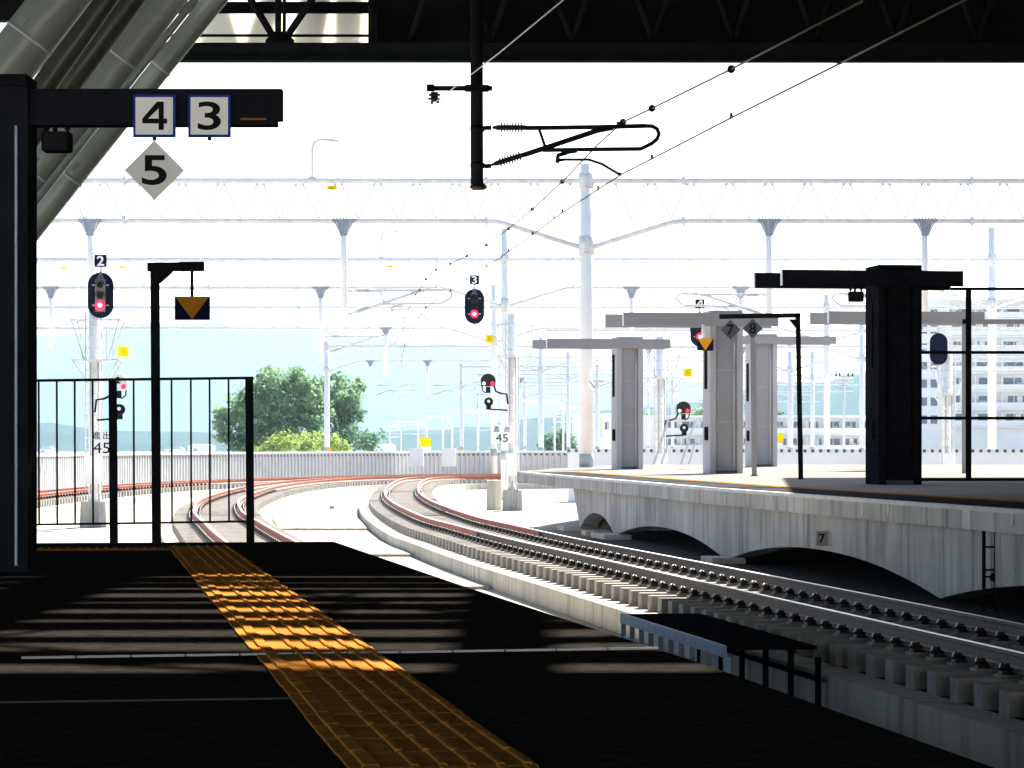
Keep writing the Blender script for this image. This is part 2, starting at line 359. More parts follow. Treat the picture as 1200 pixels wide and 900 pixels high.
def make_track(path, label, pitch, nparts, near_y, bed=False):
    o = thing('railway_track', label, 'railway track', (path[len(path)//3].x, path[len(path)//3].y, ZP))
    slab = MB().ribbon([p+Vector((0, 0, 0)) for p in path], [(-1.38, ZF+.002), (-1.38, ZP), (1.38, ZP), (1.38, ZF+.002)])
    slab.build('track_slab', 'concrete', o)
    if bed: MB().ribbon([p for p in path if p.y < 90], [(-1.06, ZP+.004), (1.06, ZP+.004)]).build('sleeper_bed', 'ballast_shade', o)
    for sgn in (-1, 1):
        far_ = [p for p in path if not bed or p.y > 53.9]; sec = [(u+sgn*.566, v+ZR-.153) for u, v in RAILP]
        rl = MB().ribbon(far_, sec).build('rail', 'rust', o)
        if bed:                      # station length up to the rail joint: shade put into a darker rail colour
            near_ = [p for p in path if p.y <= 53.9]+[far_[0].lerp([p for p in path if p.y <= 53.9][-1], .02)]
            tag(MB().ribbon(near_, sec).build('rail', 'railshade', o), 'shade-coloured rail length nearest the station')
            k_ = far_[0]; MB().box(k_+Vector((sgn*.566, 0, ZR-.08)), (.11, .5, .07), HEAD).build('rail_joint', 'clip', rl)
        MB().ribbon(path, [(sgn*.566-.027, ZR+.0015), (sgn*.566+.027, ZR+.0015)]).build('running_surface', 'railtop', rl)
    pts = resample(path, pitch)
    idx = [i for i, p in enumerate(pts) if p.y > near_y]
    sme = None; cme = None; rest = MB(); restc = MB()
    def slp(b, c, d):
        n = Vector((d.y, -d.x, 0)); a = math.atan2(-d.x, d.y)
        b.box(c+Vector((0, 0, (ZS-.006+ZP)/2)), (2.16, .24, ZS-.006-ZP), a)
        for s2 in (-1, 1): b.box(c+n*(s2*.566)+Vector((0, 0, ZS+.006)), (.36, .17, .021), a)
    def clip(b, c, d, s2, sides=(-1, 1)):
        n = Vector((d.y, -d.x, 0)); a = math.atan2(-d.x, d.y)
        for s3 in sides:
            q = c+n*(s2*.566+s3*.105)
            b.box(q+Vector((0, 0, ZS+.027)), (.10, .12, .022), a)
            pts_ = [q+n*(-s3*.03)+d*.05+Vector((0, 0, ZS+.05)), q+n*(s3*.02)+d*.055+Vector((0, 0, ZS+.085)), q+n*(s3*.045)+Vector((0, 0, ZS+.06)), q+n*(s3*.02)-d*.055+Vector((0, 0, ZS+.085)), q+n*(-s3*.03)-d*.05+Vector((0, 0, ZS+.05))]
            b.tube(pts_, .019, 6)
            b.tube([q+Vector((0, 0, ZS+.02)), q+Vector((0, 0, ZS+.10))], .026, 6)
            b.tube([q+Vector((0, 0, ZS+.03)), q+Vector((0, 0, ZS+.05))], .045, 8)
    cnt = 0
    proto = None
    for i in range(len(pts)-1):
        d = (pts[i+1]-pts[i]).normalized(); p = pts[i]
        if i in idx and cnt < nparts:
            cnt += 1
            if proto is None:
                b = MB(); slp(b, Vector(), Vector((0, 1, 0))); proto = b.build('sleeper', 'sleeper', None, False)
                cl = []
                for s2, s3 in ((-1, -1), (-1, 1), (1, -1), (1, 1)):
                    b = MB(); clip(b, Vector(), Vector((0, 1, 0)), s2, (s3,)); cl.append(b.build('rail_fastening', 'clip', proto, False))
                s_ = proto; cc = cl
            else:
                s_ = proto.copy(); C.objects.link(s_); cc = []
                for c_ in cl:
                    q = c_.copy(); C.objects.link(q); q.parent = s_
            s_.parent = o; s_.location = Vector((p.x, p.y, 0))-o.location; s_.rotation_euler = (0, 0, math.atan2(-d.x, d.y))
        else:
            slp(rest, p, d)
            if p.y < 110:
                for s2 in (-1, 1): clip(restc, p, d, s2)
    if rest.f:
        r_ = rest.build('sleepers', 'sleeper', o); tag(r_, kind='stuff')
    if restc.f:
        r_ = restc.build('rail_fastenings', 'clip', o); tag(r_, kind='stuff')
    return o
make_track(T3, 'railway track beside the arched far platform, curving away below signal 3', .62, 100, 24, True)
make_track(T2, 'rusty railway track emerging from behind the near platform end fence', .62, 100, 44)
make_track(T1, 'farthest rusty railway track running along the pale barrier wall', .62, 60, 92)
# cable trough covers / small blocks between tracks
for k, (px, py, lab) in enumerate(((304, 606, 'small concrete block on the pale floor between the tracks, middle of three'), (310, 578, 'small concrete block on the pale floor, farthest of three between the tracks'), (373, 618, 'small concrete block on the pale floor, nearest of three between the tracks'))):
    px, py = ((389, 597), (396, 579), (374, 618))[k]
    Y = F*(E-ZF)/(py-520); c = at(px, py, Y)
    b = MB().prism([(-.10, 0), (-.07, .13), (.07, .13), (.10, 0)], c, (1, 0, 0), (0, 0, 1), .2)
    tag(b.build('cable_marker', 'greyp', bevel=.01), lab, 'block')
# floor expansion strips in the viaduct floor between tracks 2 and 3
def xl(path, y, off): return min(path, key=lambda p: abs(p.y-y) if p.y < 100 else 1e9).x+off
for k, (Y0, Y1, h_) in enumerate(((46, 58, .05), (58.02, 74, .10), (74.02, 96, .15))):
    q = [(xl(T2, Y0, 1.5), Y0), (xl(T3, Y0, -1.5), Y0), (xl(T3, (Y0+Y1)/2, -1.5), (Y0+Y1)/2), (xl(T3, Y1, -1.5), Y1), (xl(T2, Y1, 1.5), Y1), (xl(T2, (Y0+Y1)/2, 1.5), (Y0+Y1)/2)]
    tag(sheet('floor_slab', q, ZF+.002, ZF+h_, 'deck'), kind='structure')
# ------------------------------------------------------------------ far platform on arches
deckp = [(edge2(y), y) for y in (5, 20, 30, 38, 45, 52.8, 58.6, 65, 71.7)]
far_edge = [(1.6, 84), (3.6, 95), (40, 95), (40, 5)]
fp = thing('arched_platform', 'curving concrete platform on low arches beyond the nearest track', 'platform', (6, 45, ZF))
b = MB(); poly = deckp+far_edge; n = len(poly)
b.add([(x, y, -.24) for x, y in poly]+[(x, y, 0) for x, y in poly], [list(range(n))[::-1]]+[(i, (i+1) % n, (i+1) % n+n, i+n) for i in range(n)])
b.build('platform_slab', 'wallc', fp)
b = MB(); b.add([(x, y, .004) for x, y in poly], [list(range(n))]); b.build('paving', 'paving', fp)
ep = [Vector((edge2(y), y, 0)) for y in range(6, 72)]
MB().ribbon(ep, [(.10, .0085), (1.15, .0085)]).build('edge_band', 'edgeband', fp)
MB().ribbon(ep, [(-.012, -.035), (-.012, .012), (.10, .012)]).build('nosing', 'nosing', fp)
MB().ribbon(ep, [(1.2, .010), (1.42, .010)]).build('tactile_line', 'tactile', fp)
def wallx(y): return edge2(y)+.13
feet = [11.9, 22.1, 33.2, 44.3, 55.7, 60.5]
crown = {0: -.70, 1: -.70, 2: -.70, 3: -.735, 4: -.68}
b = MB(); th = .35; top = []; bot = []
for k in range(5):
    y0, y1 = feet[k], feet[k+1]; n_ = 28
    for i in range(n_ + (1 if k == 4 else 0)):
        t = i/n_; y = y0+(y1-y0)*t; zc = crown[k]; s_ = 2*t-1
        rad = (1-abs(s_)**2.15)
        top.append(y); bot.append(-1.05+(zc+1.05)*rad)
base_i = len(b.v); vs = []
for y, zb in zip(top, bot):
    yt = y+ (1.0 if y > 60.2 else 0)
    vs += [(wallx(y), y, zb), (wallx(yt), yt, -.238), (wallx(y)+th, y, zb), (wallx(yt)+th, yt, -.238)]
fs = []
for i in range(len(top)-1):
    a = 4*i; c = a+4
    fs += [(a, a+1, c+1, c), (a+2, c+2, c+3, a+3), (a, c, c+2, a+2)]
a = 4*(len(top)-1); fs.append((a, a+2, a+3, a+1))
b.add(vs, fs); b.build('arch_wall', 'wallc', fp)
b = MB(); pts_ = [Vector((wallx(y)+3.2, y, 0)) for y in (6, 20, 30, 38, 45, 52, 60.5)]+[Vector((30, 60.7, 0))]
b.ribbon(pts_, [(0, -1.6), (0, -.242)]); b.build('inner_light_block', 'wallc', fp)  # wall added to keep the space behind the arches dark
MB().bar((wallx(61)+.35, 60.65, -.9), (wallx(61)+3.3, 60.65, -.9), .2, 1.3).build('end_light_block', 'wallc', fp)  # wall added to shut out light under the deck end
# joints of the formwork, tie holes
b = MB()
for y in (25, 28.3, 31, 33.2, 36.2, 39.3, 42, 44.3, 47.5, 51, 55.7):
    zt = -1.0 if min(abs(y-f) for f in feet) < 1 else -.68
    MB().box((wallx(y)-.004, y, (-.245+zt)/2), (.008, .012, -.245-zt-.004), HEAD).build('formwork_joint', 'bldg', fp)
b = MB(); rr = random.Random(11)
for y in [30.5+i*.75 for i in range(36)]:
    for z in (-.42, -.62, -.82):
        if rr.random() < .45: continue
        if z < -.7 and min(abs(y-f) for f in feet) > 1.6: continue
        b.box((wallx(y)-.002, y, z+rr.uniform(-.01, .01)), (.008, .022, .022), HEAD)
b.build('tie_hole', 'bldg', fp)
for y, l in ((55.5, 1.5), (60.9, .9), (44.1, .8), (57.4, .5)):
    MB().box((wallx(y)-.1, y, -1.045), (.5, l, .09), HEAD).build('pier_footing', 'concrete', fp)
for px, h, wd in ((1012, .17, .05), (1042, .15, .05), (1134, .225, .22), (1188, .14, .05), (820, .12, .03), (905, .12, .03)):
    y = 33200/(px-100)*.988
    MB().box((edge2(y)-.006, y, -.012-h/2), (.012, wd*1.3, h), HEAD).build('edge_mark', 'nosing', fp)
y7 = 33250/(972-100)
c7 = Vector((wallx(y7)-.09, y7, E-(631-520)/F*y7))
npl = MB().box(c7, (.15, .015, .19)).build('number_plate', 'greyp', fp)
text('bay_number', '7', .165, c7+Vector((-.005, -.011, 0)), npl, 'ink', .02, .004)
# black ladder and braces under the lip
ld = thing('access_ladder', 'narrow black steel ladder with braces against the arched platform wall', 'ladder', at(1160, 715, 31.0))
Yl = 31.2
for px in (1153, 1167): MB().bar(at(px, 622, Yl), at(px, 716, Yl), .035, .035).build('rail', 'black', ld)
for py in (641, 668, 676, 712): MB().bar(at(1153, py, Yl), at(1167, py, Yl), .02, .02).build('rung', 'black', ld)
for a_, b_ in (((1163, 679), (1206, 616)), ((1173, 684), (1212, 632))): MB().bar(at(*a_, Yl), at(*b_, Yl+.4), .06, .06).build('brace', 'black', ld)

# steel staff step between our platform and the track
sd = thing('steel_step', 'low blue grey steel staff step with dark plate top beside the nearest track', 'step', (2.0, 27.6, ZF))
aF, aB, zT = 5.45, 6.22, -1.05
y0, y1 = 30.25, 25.35
MB().bar(A((aF+aB)/2, y0)+(zT-.015,), A((aF+aB)/2, y1)+(zT-.015,), aB-aF, .03).build('top_plate', 'black', sd)
MB().bar(A(aF-.02, y0)+(zT-.045,), A(aF-.02, y1)+(zT-.045,), .03, .10).build('edge_beam', 'steelblue', sd)
for k in range(11):
    y = y0+(y1-y0)*k/10
    if 0 < k < 2: pass
    MB().bar(A(aF, y)+(zT-.09,), A(aF, y)+(ZF,), .05, .05).build('leg', 'steelblue', sd)
    if k % 2 == 0: MB().bar(A(aB, y)+(zT-.09,), A(aB, y)+(ZF,), .05, .05).build('leg', 'black', sd)
MB().bar(A(aF, y0)+(-1.30,), A(aF, y0+(y1-y0)*.2)+(-1.30,), .03, .06).build('mid_rail', 'steelblue', sd)
MB().bar(A(aB, y0)+(-1.33,), A(aB, y1)+(-1.33,), .03, .04).build('mid_rail', 'black', sd)

# columns with twin beams on the far platform
def column(name_label, px, py_base, Y, hgt_top, wpx, arms, m, edge_m, rot=HEAD, py_arm=None):
    X = (px-600)/F*Y; wd = wpx/F*Y/math.cos(rot)*.86
    o = thing('platform_column', name_label, 'column', (X, Y, 0), rot)
    inv = None
    def W(u, v, z): return o.matrix_basis @ Vector((u, v, z))
    zt = hgt_top
    def bx(b, u0, u1, v0, v1, z0, z1):
        c = W((u0+u1)/2, (v0+v1)/2, (z0+z1)/2); b.box(c, (u1-u0, v1-v0, z1-z0), rot); return b
    hw = wd/2
    b = MB(); bx(b, -hw+.06, hw-.06, -.36, .36, .07, zt-.002); b.build('shaft', m, o)
    for s in (-1, 1):
        b = MB(); bx(b, min(s*hw, s*(hw-.13)), max(s*hw, s*(hw-.13)), -.41, .41, 0, zt); b.build('flange', edge_m, o, bevel=.01)
    b = MB(); bx(b, -hw*.97, hw*.97, -.43, .43, zt, zt+.055); b.build('cap', edge_m, o)
    b = MB(); b.tube([W(hw*.45, -.385, .1), W(hw*.45, -.385, zt-.3)], .018, 8); b.build('conduit', edge_m, o)
    for zz in (1.15, 2.3): b = MB(); bx(b, -hw+.135, hw-.135, -.363, -.3605, zz, zz+.012); b.build('panel_seam', 'bldg' if m == 'greyp' else 'char', o)
    b = MB(); bx(b, -hw+.07, hw-.07, -.365, -.355, 0.005, .075); b.build('base_slot', 'barrierd', o)
    L, Rr, za, hb = arms
    for v, ex in ((-.47, 0), (.47, .06)):
        b = MB(); bx(b, -L-ex*4, Rr+ex, v-.05, v+.05, za-hb/2, za+hb/2); b.build('beam', m, o)
        for s, u in ((-1, -L-ex*4), (1, Rr+ex)):
            b = MB(); bx(b, u-.012 if s < 0 else u, u if s < 0 else u+.012, v-.052, v+.052, za-hb/2-.004, za+hb/2+.004); b.build('lit_end', 'white', o)  # white puts the light on the beam ends into their colour
    b = MB(); bx(b, -hw-.05, -hw, -.2, .0, .75, 1.05); b.build('switch_box', 'black', o)
    b = MB(); bx(b, -hw-.03, -hw, -.1, .1, 1.9, 3.0); b.build('notice_frame', 'black', o)
    return o
def zof(py, Y): return E+(520-py)/F*Y
column('black steel column with crossbeam standing nearest on the arched platform', 1047, 568, 48.9, zof(316, 48.9), 60, (1.98, 1.02, zof(328, 48.9), .25), 'black', 'black')
column('grey column behind the orange triangle sign on the arched platform', 847, 555, 67, zof(367.6, 67), 45, (2.35, 1.15, zof(375.5, 67), .29), 'greyp', 'greyd')
column('leftmost grey column on the arched platform, left of the lens signal', 735, 550, 78.2, zof(397.4, 78), 36, (2.2, 1.05, zof(403, 78), .24), 'greyp', 'greyd')
column('grey column partly hidden behind the slate diamond 8 post', 892, 547, 86.8, zof(394, 86.8), 36, (1.2, 2.1, zof(399, 86.8), .22), 'greyp', 'greyd')
column('grey column mostly hidden behind the black column, its crossbeam ends showing', 1045, 551, 75, zof(366, 75), 28, (1.75, 2.25, zof(373, 75), .30), 'greyp', 'greyd')

def lamp_box(label, c, parent=None, s=1):
    o = thing('hanging_speaker', label, 'loudspeaker', c)
    MB().box(c+Vector((0, 0, -.075*s)), (.15*s, .13*s, .105*s)).build('housing', 'black', o, bevel=.012*s)
    MB().box(c+Vector((.0, -.068*s, -.075*s)), (.12*s, .012*s, .08*s)).build('front_grille', 'char', o)
    for u in (-.055, .055):
        MB().tube([c+Vector((u*s, 0, -.025*s)), c+Vector((u*s, 0, .02*s))], .008*s, 6).build('hanger', 'black', o)
        MB().tube([c+Vector((u*s, 0, -.012*s)), c+Vector((u*s, 0, .004*s))], .014*s, 8).build('nut', 'black', o)
    MB().tube([c+Vector((-.01*s, 0, -.025*s)), c+Vector((-.01*s, 0, .02*s))], .013*s, 6).build('stem', 'black', o)
    return o
lamp_box('small black box hung below the black column crossbeam', at(1003, 339, 48.4), None, 1.6)

# frames on the far platform
fr = thing('windbreak_frame', 'black windbreak frame with horizontal bars right of the black column', 'frame', at(1135, 562, 50.2))
MB().bar(at(1135, 337, 50.2), at(1135, 563, 50.2), .085, .085).build('post', 'black', fr)
for py, wd in ((338.5, .05), (413, .05), (490, .045), (562, .05)): MB().bar(at(1074, py, 50.2), at(1215, py, 50.2), wd, .05).build('rail', 'black', fr)
fr = thing('windbreak_frame', 'grey windbreak frame seen through the black frame by the apartment block', 'frame', at(1130, 556, 67))
MB().bar(at(1130, 374, 67), at(1130, 556, 67), .10, .10).build('post', 'greyp', fr)
MB().bar(at(1126, 377, 67), at(1222, 377, 67), .10, .11).build('rail', 'greyp', fr)

def diamond(name, label, c, hd, m, ch, size, parent=None):
    o = parent or thing(name, label, 'sign', c-Vector((0, 0, hd)))
    MB().prism([(-hd, 0), (0, -hd), (hd, 0), (0, hd)], c, (1, 0, 0), (0, 0, 1), .012).build('plate', m, o)
    text('numeral', ch, size, c+Vector((0, -.009, 0)), o, 'ink', .016, .004)
    return o
Yq = 55.8
po = thing('signpost', 'slim black post with a long top bar right of the slate diamond signs', 'signpost', at(937, 562, Yq))
MB().bar(at(935, 367, Yq), at(938.5, 562, Yq), .085, .085).build('post', 'black', po)
MB().bar(at(843, 371, Yq), at(938, 369.5, Yq), .085, .085).build('top_bar', 'black', po)
MB().prism([(0, 0), (-.16, 0), (0, -.2)], at(934, 374, Yq), (1, 0, 0), (0, 0, 1), .05).build('gusset', 'black', po)
diamond('diamond_sign', 'left of two slate diamonds under the black bar, reading 7', at(856, 386.5, Yq), .187, 'signgd', '7', .27)
d8 = diamond('diamond_sign', 'right of two slate diamonds under the black bar, reading 8', at(882, 385, Yq), .187, 'signgd', '8', .27)
gp = thing('grey_post', 'slim grey post below the slate diamond 8', 'post', at(884, 558, 61))
MB().bar(at(882, 392, 61), at(884, 558, 61), .10, .10).build('shaft', 'greyp', gp)
MB().box(at(884, 557.4, 61), (.16, .16, .02)).build('foot_plate', 'greyp', gp)

def triangle_sign(label, Y, x0, x1, y0, y1, rod_x, rod_y, tri, hang_m='black'):
    o = thing('stop_sign', label, 'sign', at((x0+x1)/2, y1, Y))
    c = at((x0+x1)/2, (y0+y1)/2, Y); wd = (x1-x0)/F*Y; h = (y1-y0)/F*Y
    MB().box(c, (wd, .03, h)).build('board', 'navy', o)
    MB().prism([(-wd*.48, h*.49), (0, -h*.49), (wd*.48, h*.49)], c+Vector((0, -.019, 0)), (1, 0, 0), (0, 0, 1), .006).build('triangle', tri, o)
    MB().tube([at(rod_x, y0, Y), at(rod_x, rod_y, Y)], .011*Y/20, 8).build('rod', hang_m, o)
    return o
triangle_sign('bright orange inverted triangle on black board hung before a grey column', 66.3, 817, 836, 396.5, 411, 824, 380, 'orange', 'white')

# ------------------------------------------------------------------ fence and sign pole at our platform's end
Yf = 20.0
fe = thing('end_fence', 'black steel fence with thin upright bars closing the platform end', 'fence', at(200, 638, Yf))
MB().bar(at(-40, 447, Yf), at(297, 442.8, Yf), .035, .018).build('top_rail', 'black', fe)
MB().bar(at(-40, 616, Yf), at(292, 611, Yf), .025, .014).build('bottom_rail', 'black', fe)
for px in (132, 292): MB().bar(at(px, 444 if px > 200 else 446, Yf), at(px+1.5, 638, Yf), .05, .05).build('post', 'black', fe)
for px in (1, 22, 45.3, 66.5, 87.5, 108.5, 156.6, 201, 223.6, 245.6, 267.8): MB().bar(at(px, 445.5-(px-45)*.012, Yf), at(px+.6, 614-(px-45)*.014, Yf), .012, .012).build('bar', 'black', fe)
sp = thing('signpost', 'black gallows post standing at the platform end fence', 'signpost', at(183, 639, Yf-.05))
Yp = Yf-.05
MB().bar(at(181.5, 310, Yp), at(183.5, 639, Yp), .056, .056).build('post', 'black', sp)
MB().bar(at(173, 313, Yp), at(212, 312.6, Yp), .06, .058).build('arm', 'black', sp); MB().bar(at(211, 312.6, Yp), at(239, 312.2, Yp), .066, .062).build('arm_tip', 'black', sp)
MB().prism([(0, 0), (.10, 0), (.085, -.02), (.012, -.085), (0, -.085)], at(186, 317, Yp), (1, 0, 0), (0, 0, 1), .02).build('gusset', 'black', sp)
triangle_sign('dark board with amber inverted triangle hanging from the gallows post', Yp-.02, 205, 246, 347.5, 375, 225, 318, 'orangedk')

# left column with bracket beam and signs
Yc = 15.7
lc = thing('steel_column', 'dark steel column with cantilever sign beam at the left edge', 'column', at(0, 669, Yc))
MB().box(at(2, 669, Yc)*.5+at(2, 92, Yc)*.5, (72/F*Yc, .30, 577/F*Yc)).build('shaft', 'char', lc)
MB().box(at(19, 660, Yc-.16)*.5+at(19, 150, Yc-.16)*.5, (3/F*Yc, .02, 510/F*Yc)).build('edge_trim', 'steelblue', lc)
MB().box(at(8, 98.5, Yc), (58/F*Yc, .36, 14/F*Yc)).build('head_plate', 'black', lc)
b = MB(); c = at(150, 123.5, Yc-.05); b.box(c, (362/F*Yc, .09, 37/F*Yc)); b.build('beam', 'char', lc, bevel=.006)
b = MB(); c = at(147, 145, Yc-.03); b.box(c, (356/F*Yc, .13, 6.2/F*Yc)); b.build('beam_flange', 'char', lc)
MB().box(at(297, 139.5, Yc-.102), (30/F*Yc, .012, 2/F*Yc)).build('brass_strip', 'tactdull', lc)
lamp_box('small black box hung under the left column beam', at(67, 150, Yc-.03), None, 1.0)
def square_sign(label, px, ch):
    Y = Yc-.13; c = at(px, 136, Y); s = 50/F*Y
    o = thing('number_sign', label, 'sign', c-Vector((0, 0, s/2)))
    MB().box(c, (s, .016, s)).build('frame', 'blue', o, bevel=.003)
    MB().box(c+Vector((0, -.009, 0)), (s*.875, .006, s*.875)).build('face', 'signw', o)
    if ch == '4': four(c+Vector((0, -.0135, 0)), s*.66, o, 'ink')
    else: text('numeral', ch, s*.92, c+Vector((0, -.014, 0)), o, 'ink', .012, .003, sx=1.52)
    MB().tube([c+Vector((0, .004, -s/2-.016)), c+Vector((0, .004, -s/2+.002))], .010, 8).build('stub', 'char', o)
    MB().box(c+Vector((0, .03, s*.1)), (s*.3, .045, .03)).build('bracket', 'char', o)
    return o
square_sign('left of two blue bordered square signs, reading 4, above the pale diamond', 181, '4')
square_sign('right of two blue bordered square signs, reading 3, near the beam tip', 245.5, '3')
ds = diamond('diamond_sign', 'pale grey diamond sign with the number 5 under the number 4 sign', at(181, 199.5, Yc-.13), 35/F*(Yc-.13), 'signg', '5', 48/F*Yc)
for o_ in kids(ds):
    if o_.name.startswith('numeral'): o_.scale = (1.42, 1, 1)

# ------------------------------------------------------------------ station roof, struts, truss
tag_roof = thing('station_roof', 'dark station roof with steel end truss across the top of the view', 'roof', (8, 10, 8))
def slab(b, x0, x1, y0, y1, z0=8.3, z1=8.7): b.box(((x0+x1)/2, (y0+y1)/2, (z0+z1)/2), (x1-x0, y1-y0, z1-z0))
# skylight opening over the platform, crossed by uneven slats
SX0, SX1, SY0, SY1 = .9, 5.3, 17.6, 25.0
b = MB(); slab(b, -24, -2.7, -2, 42.2); slab(b, -2.7, -.3, -2, 31.2); slab(b, -2.7, -.3, 35.6, 42.2); slab(b, -.3, SX0, -2, 42.2); slab(b, SX1, 40, -2, 42.2); slab(b, SX0, SX1, -2, SY0); slab(b, SX0, SX1, SY1, 42.2)
b.add([(7.0, 42.25, 8.35), (40, 42.25, 8.35), (40, 72, 10.35), (10.0, 70, 10.25), (7.0, 42.25, 8.6), (40, 42.25, 8.6), (40, 72, 10.6), (10.0, 70, 10.5)], [(3, 2, 1, 0), (4, 5, 6, 7), (0, 1, 5, 4), (1, 2, 6, 5), (2, 3, 7, 6), (3, 0, 4, 7)])  # sloping extension added out of view to shade the far platform
b.build('roof_deck', 'roofd', tag_roof)
rr = random.Random(5); b = MB(); y = SY0
while y < SY1:
    wd = rr.uniform(.22, .5); b.box(((SX0+SX1)/2, y+wd/2, 8.45), (SX1-SX0+.1, wd, .12), rr.uniform(-.03, .03)); y += wd+rr.uniform(.16, .50)
for k in range(9):
    b.bar((rr.uniform(SX0, SX1), rr.uniform(SY0, SY1), 8.3), (rr.uniform(SX0, SX1), rr.uniform(SY0, SY1), 8.3), .07, .05)
for y_, w_ in ((31.9, .7), (33.1, .5), (34.4, .9)): b.box((-1.5, y_, 8.45), (2.5, w_, .12), rr.uniform(-.1, .1))
b.build('skylight_slat', 'roofd', tag_roof)
b = MB()
for x0, x1 in ((1.55, 2.0), (3.72, 3.98), (4.55, 4.85)): slab(b, x0, x1, SY0, SY1, 8.5, 8.75)
b.build('skylight_beam', 'roofd', tag_roof)
b = MB(); b.box((40, 30, 3.3), (.4, 68, 10.4)); b.build('side_light_block', 'roofd', tag_roof)  # wall added out of view to keep side light out
Yt = 42.0
bm_ = MB(); p = at(150, 59.5, Yt); q = at(2600, 60.5, Yt); bm_.bar(p, q, .22, 17/F*Yt); bm_.build('bottom_chord', 'char', tag_roof)
MB().bar(at(150, 70, Yt), at(2600, 71, Yt), .3, 4/F*Yt).build('chord_flange', 'black', tag_roof)
MB().bar(at(180, 41.5, Yt), at(432, 41.8, Yt), .04, .035).build('tie_rod', 'black', tag_roof)
MB().bar(at(180, 9, Yt+.6), at(470, 9, Yt+.6), .1, 13/F*Yt).build('purlin', 'black', tag_roof)
MB().prism([(-.2, -.07), (.2, -.07), (.2, 0), (.08, .12), (-.08, .12), (-.2, 0)], at(328, 47, Yt-.02), (1, 0, 0), (0, 0, 1), .06).build('gusset', 'black', tag_roof)
for a_, b_, wd in (((326, 45), (326, -90), .09), ((333, 45), (334, -90), .05), ((322, 46), (240, -90), .10), ((334, 46), (430, -95), .10), ((436, 52), (436, -90), .11)):
    MB().tube([at(*a_, Yt), at(*b_, Yt)], wd/2, 8).build('truss_web', 'black', tag_roof)
for k in range(8):
    x0 = 480+k*95
    MB().tube([at(x0, 50, Yt), at(x0+48, -90, Yt)], .05, 8).build('truss_web', 'roofd', tag_roof)
    MB().tube([at(x0+96, 50, Yt), at(x0+48, -90, Yt)], .05, 8).build('truss_web', 'roofd', tag_roof)
MB().box((at(433, 0, Yt+.3)+at(2600, 0, Yt+.3))*.5+Vector((0, 0, 1.0)), (2167/F*Yt, .05, 3.6)).build('fascia', 'roofd', tag_roof)
b = MB(); c = (at(150, 0, Yt+1.2)+at(433, 0, Yt+1.2))*.5
b.box(c+Vector((0, 0, .55)), (300/F*Yt, .03, 2.4)); b.build('frosted_panel', 'glassf', tag_roof)
# unseen bars added outside the panel that shade it in slanted shapes
b = MB()
for x0, x1, wd in ((255, 300, .34), (395, 370, .55), (350, 300, .16), (430, 425, .2)):
    b.bar(at(x0, -60, Yt+1.75), at(x0+(x1-x0)*.8, 52, Yt+1.75), .3, wd, (0, 1, 0))
b.build('panel_shade_bar', 'roofd', tag_roof)
MB().box(at(-420, 0, Yt)+Vector((0, 0, 1.0)), (1100/F*Yt, .3, 2.6)).build('fascia', 'roofd', tag_roof)

def strut(label, pa, pb, r, Y, rings=(), m='pipe'):
    p, q = at(*pa, Y), at(*pb, Y); d = (q-p)
    lo = p-d*((p.z)/d.z) ; hi = p+d*((8.3-p.z)/d.z)
    o = thing('roof_strut', label, 'roof strut', lo)
    MB().tube([lo, hi], r, 28).build('tube', m, o)
    for t in rings:
        c = p.lerp(q, t); dd = d.normalized()
        MB().tube([c-dd*.012, c+dd*.012], r+.008, 28).build('ring', 'galv', o)
        for s in (-.35, .3):
            cc = c+Vector((r*s*1.2, -r*.93, 0))+dd*.1
            MB().bar(cc, cc+dd*.10, .03, .02).build('lug', 'pipe', o)
    return o
sl_ = 330/273.0
strut('thickest slanted grey tube at the left edge of the roof', (-7, 100), (69, 0), 31/F*26, 26, (.55,))
strut('thin dark slanted tube just right of the thickest tube', (52, 100), (122, 0), 14.5/F*27.2, 27.2, (), 'pipedk')
strut('second dark slanted tube, lying against the pale wide tube', (78, 100), (151, 0), 16.5/F*28, 28, (), 'pipedk')
strut('pale wide slanted tube in the middle of the slanted roof tubes', (121, 100), (196, 0), 19.5/F*29, 29, (-.62, .3, -1.05))
strut('thin slanted drain tube lying beside the pale wide tube', (149, 100), (228, 0), 4.5/F*28.6, 28.6)
strut('rightmost pale slanted roof tube, touching the white sky', (172, 100), (251.5, 0), 13/F*29.6, 29.6, (-1.1, .2))

# added out of view: pale floor and wall that bounce sunlight into the station
MB().box((8, -1.9, 5.9), (64, .12, 4.8)).build('sky_block_apron', 'roofd', tag_roof)  # apron added to keep sky light off the platform floor
tag(sheet('bounce_floor', [(-60, -62), (30, -62), (30, -2), (-60, -2)], ZF+.008, ZF+.02, 'pale'), kind='structure')
sb = thing('bounce_building', 'long pale wall added behind the viewer to bounce sunlight', 'building', (-10, -60, ZF))
MB().box((-10, -62, 3.6), (110, .4, 10.4)).build('wall', 'bouncewh', sb)
for x in range(-60, 44, 8): MB().box((x, -61.74, 3.6), (.4, .12, 10.3)).build('bounce_wall_rib', 'bldg', sb)

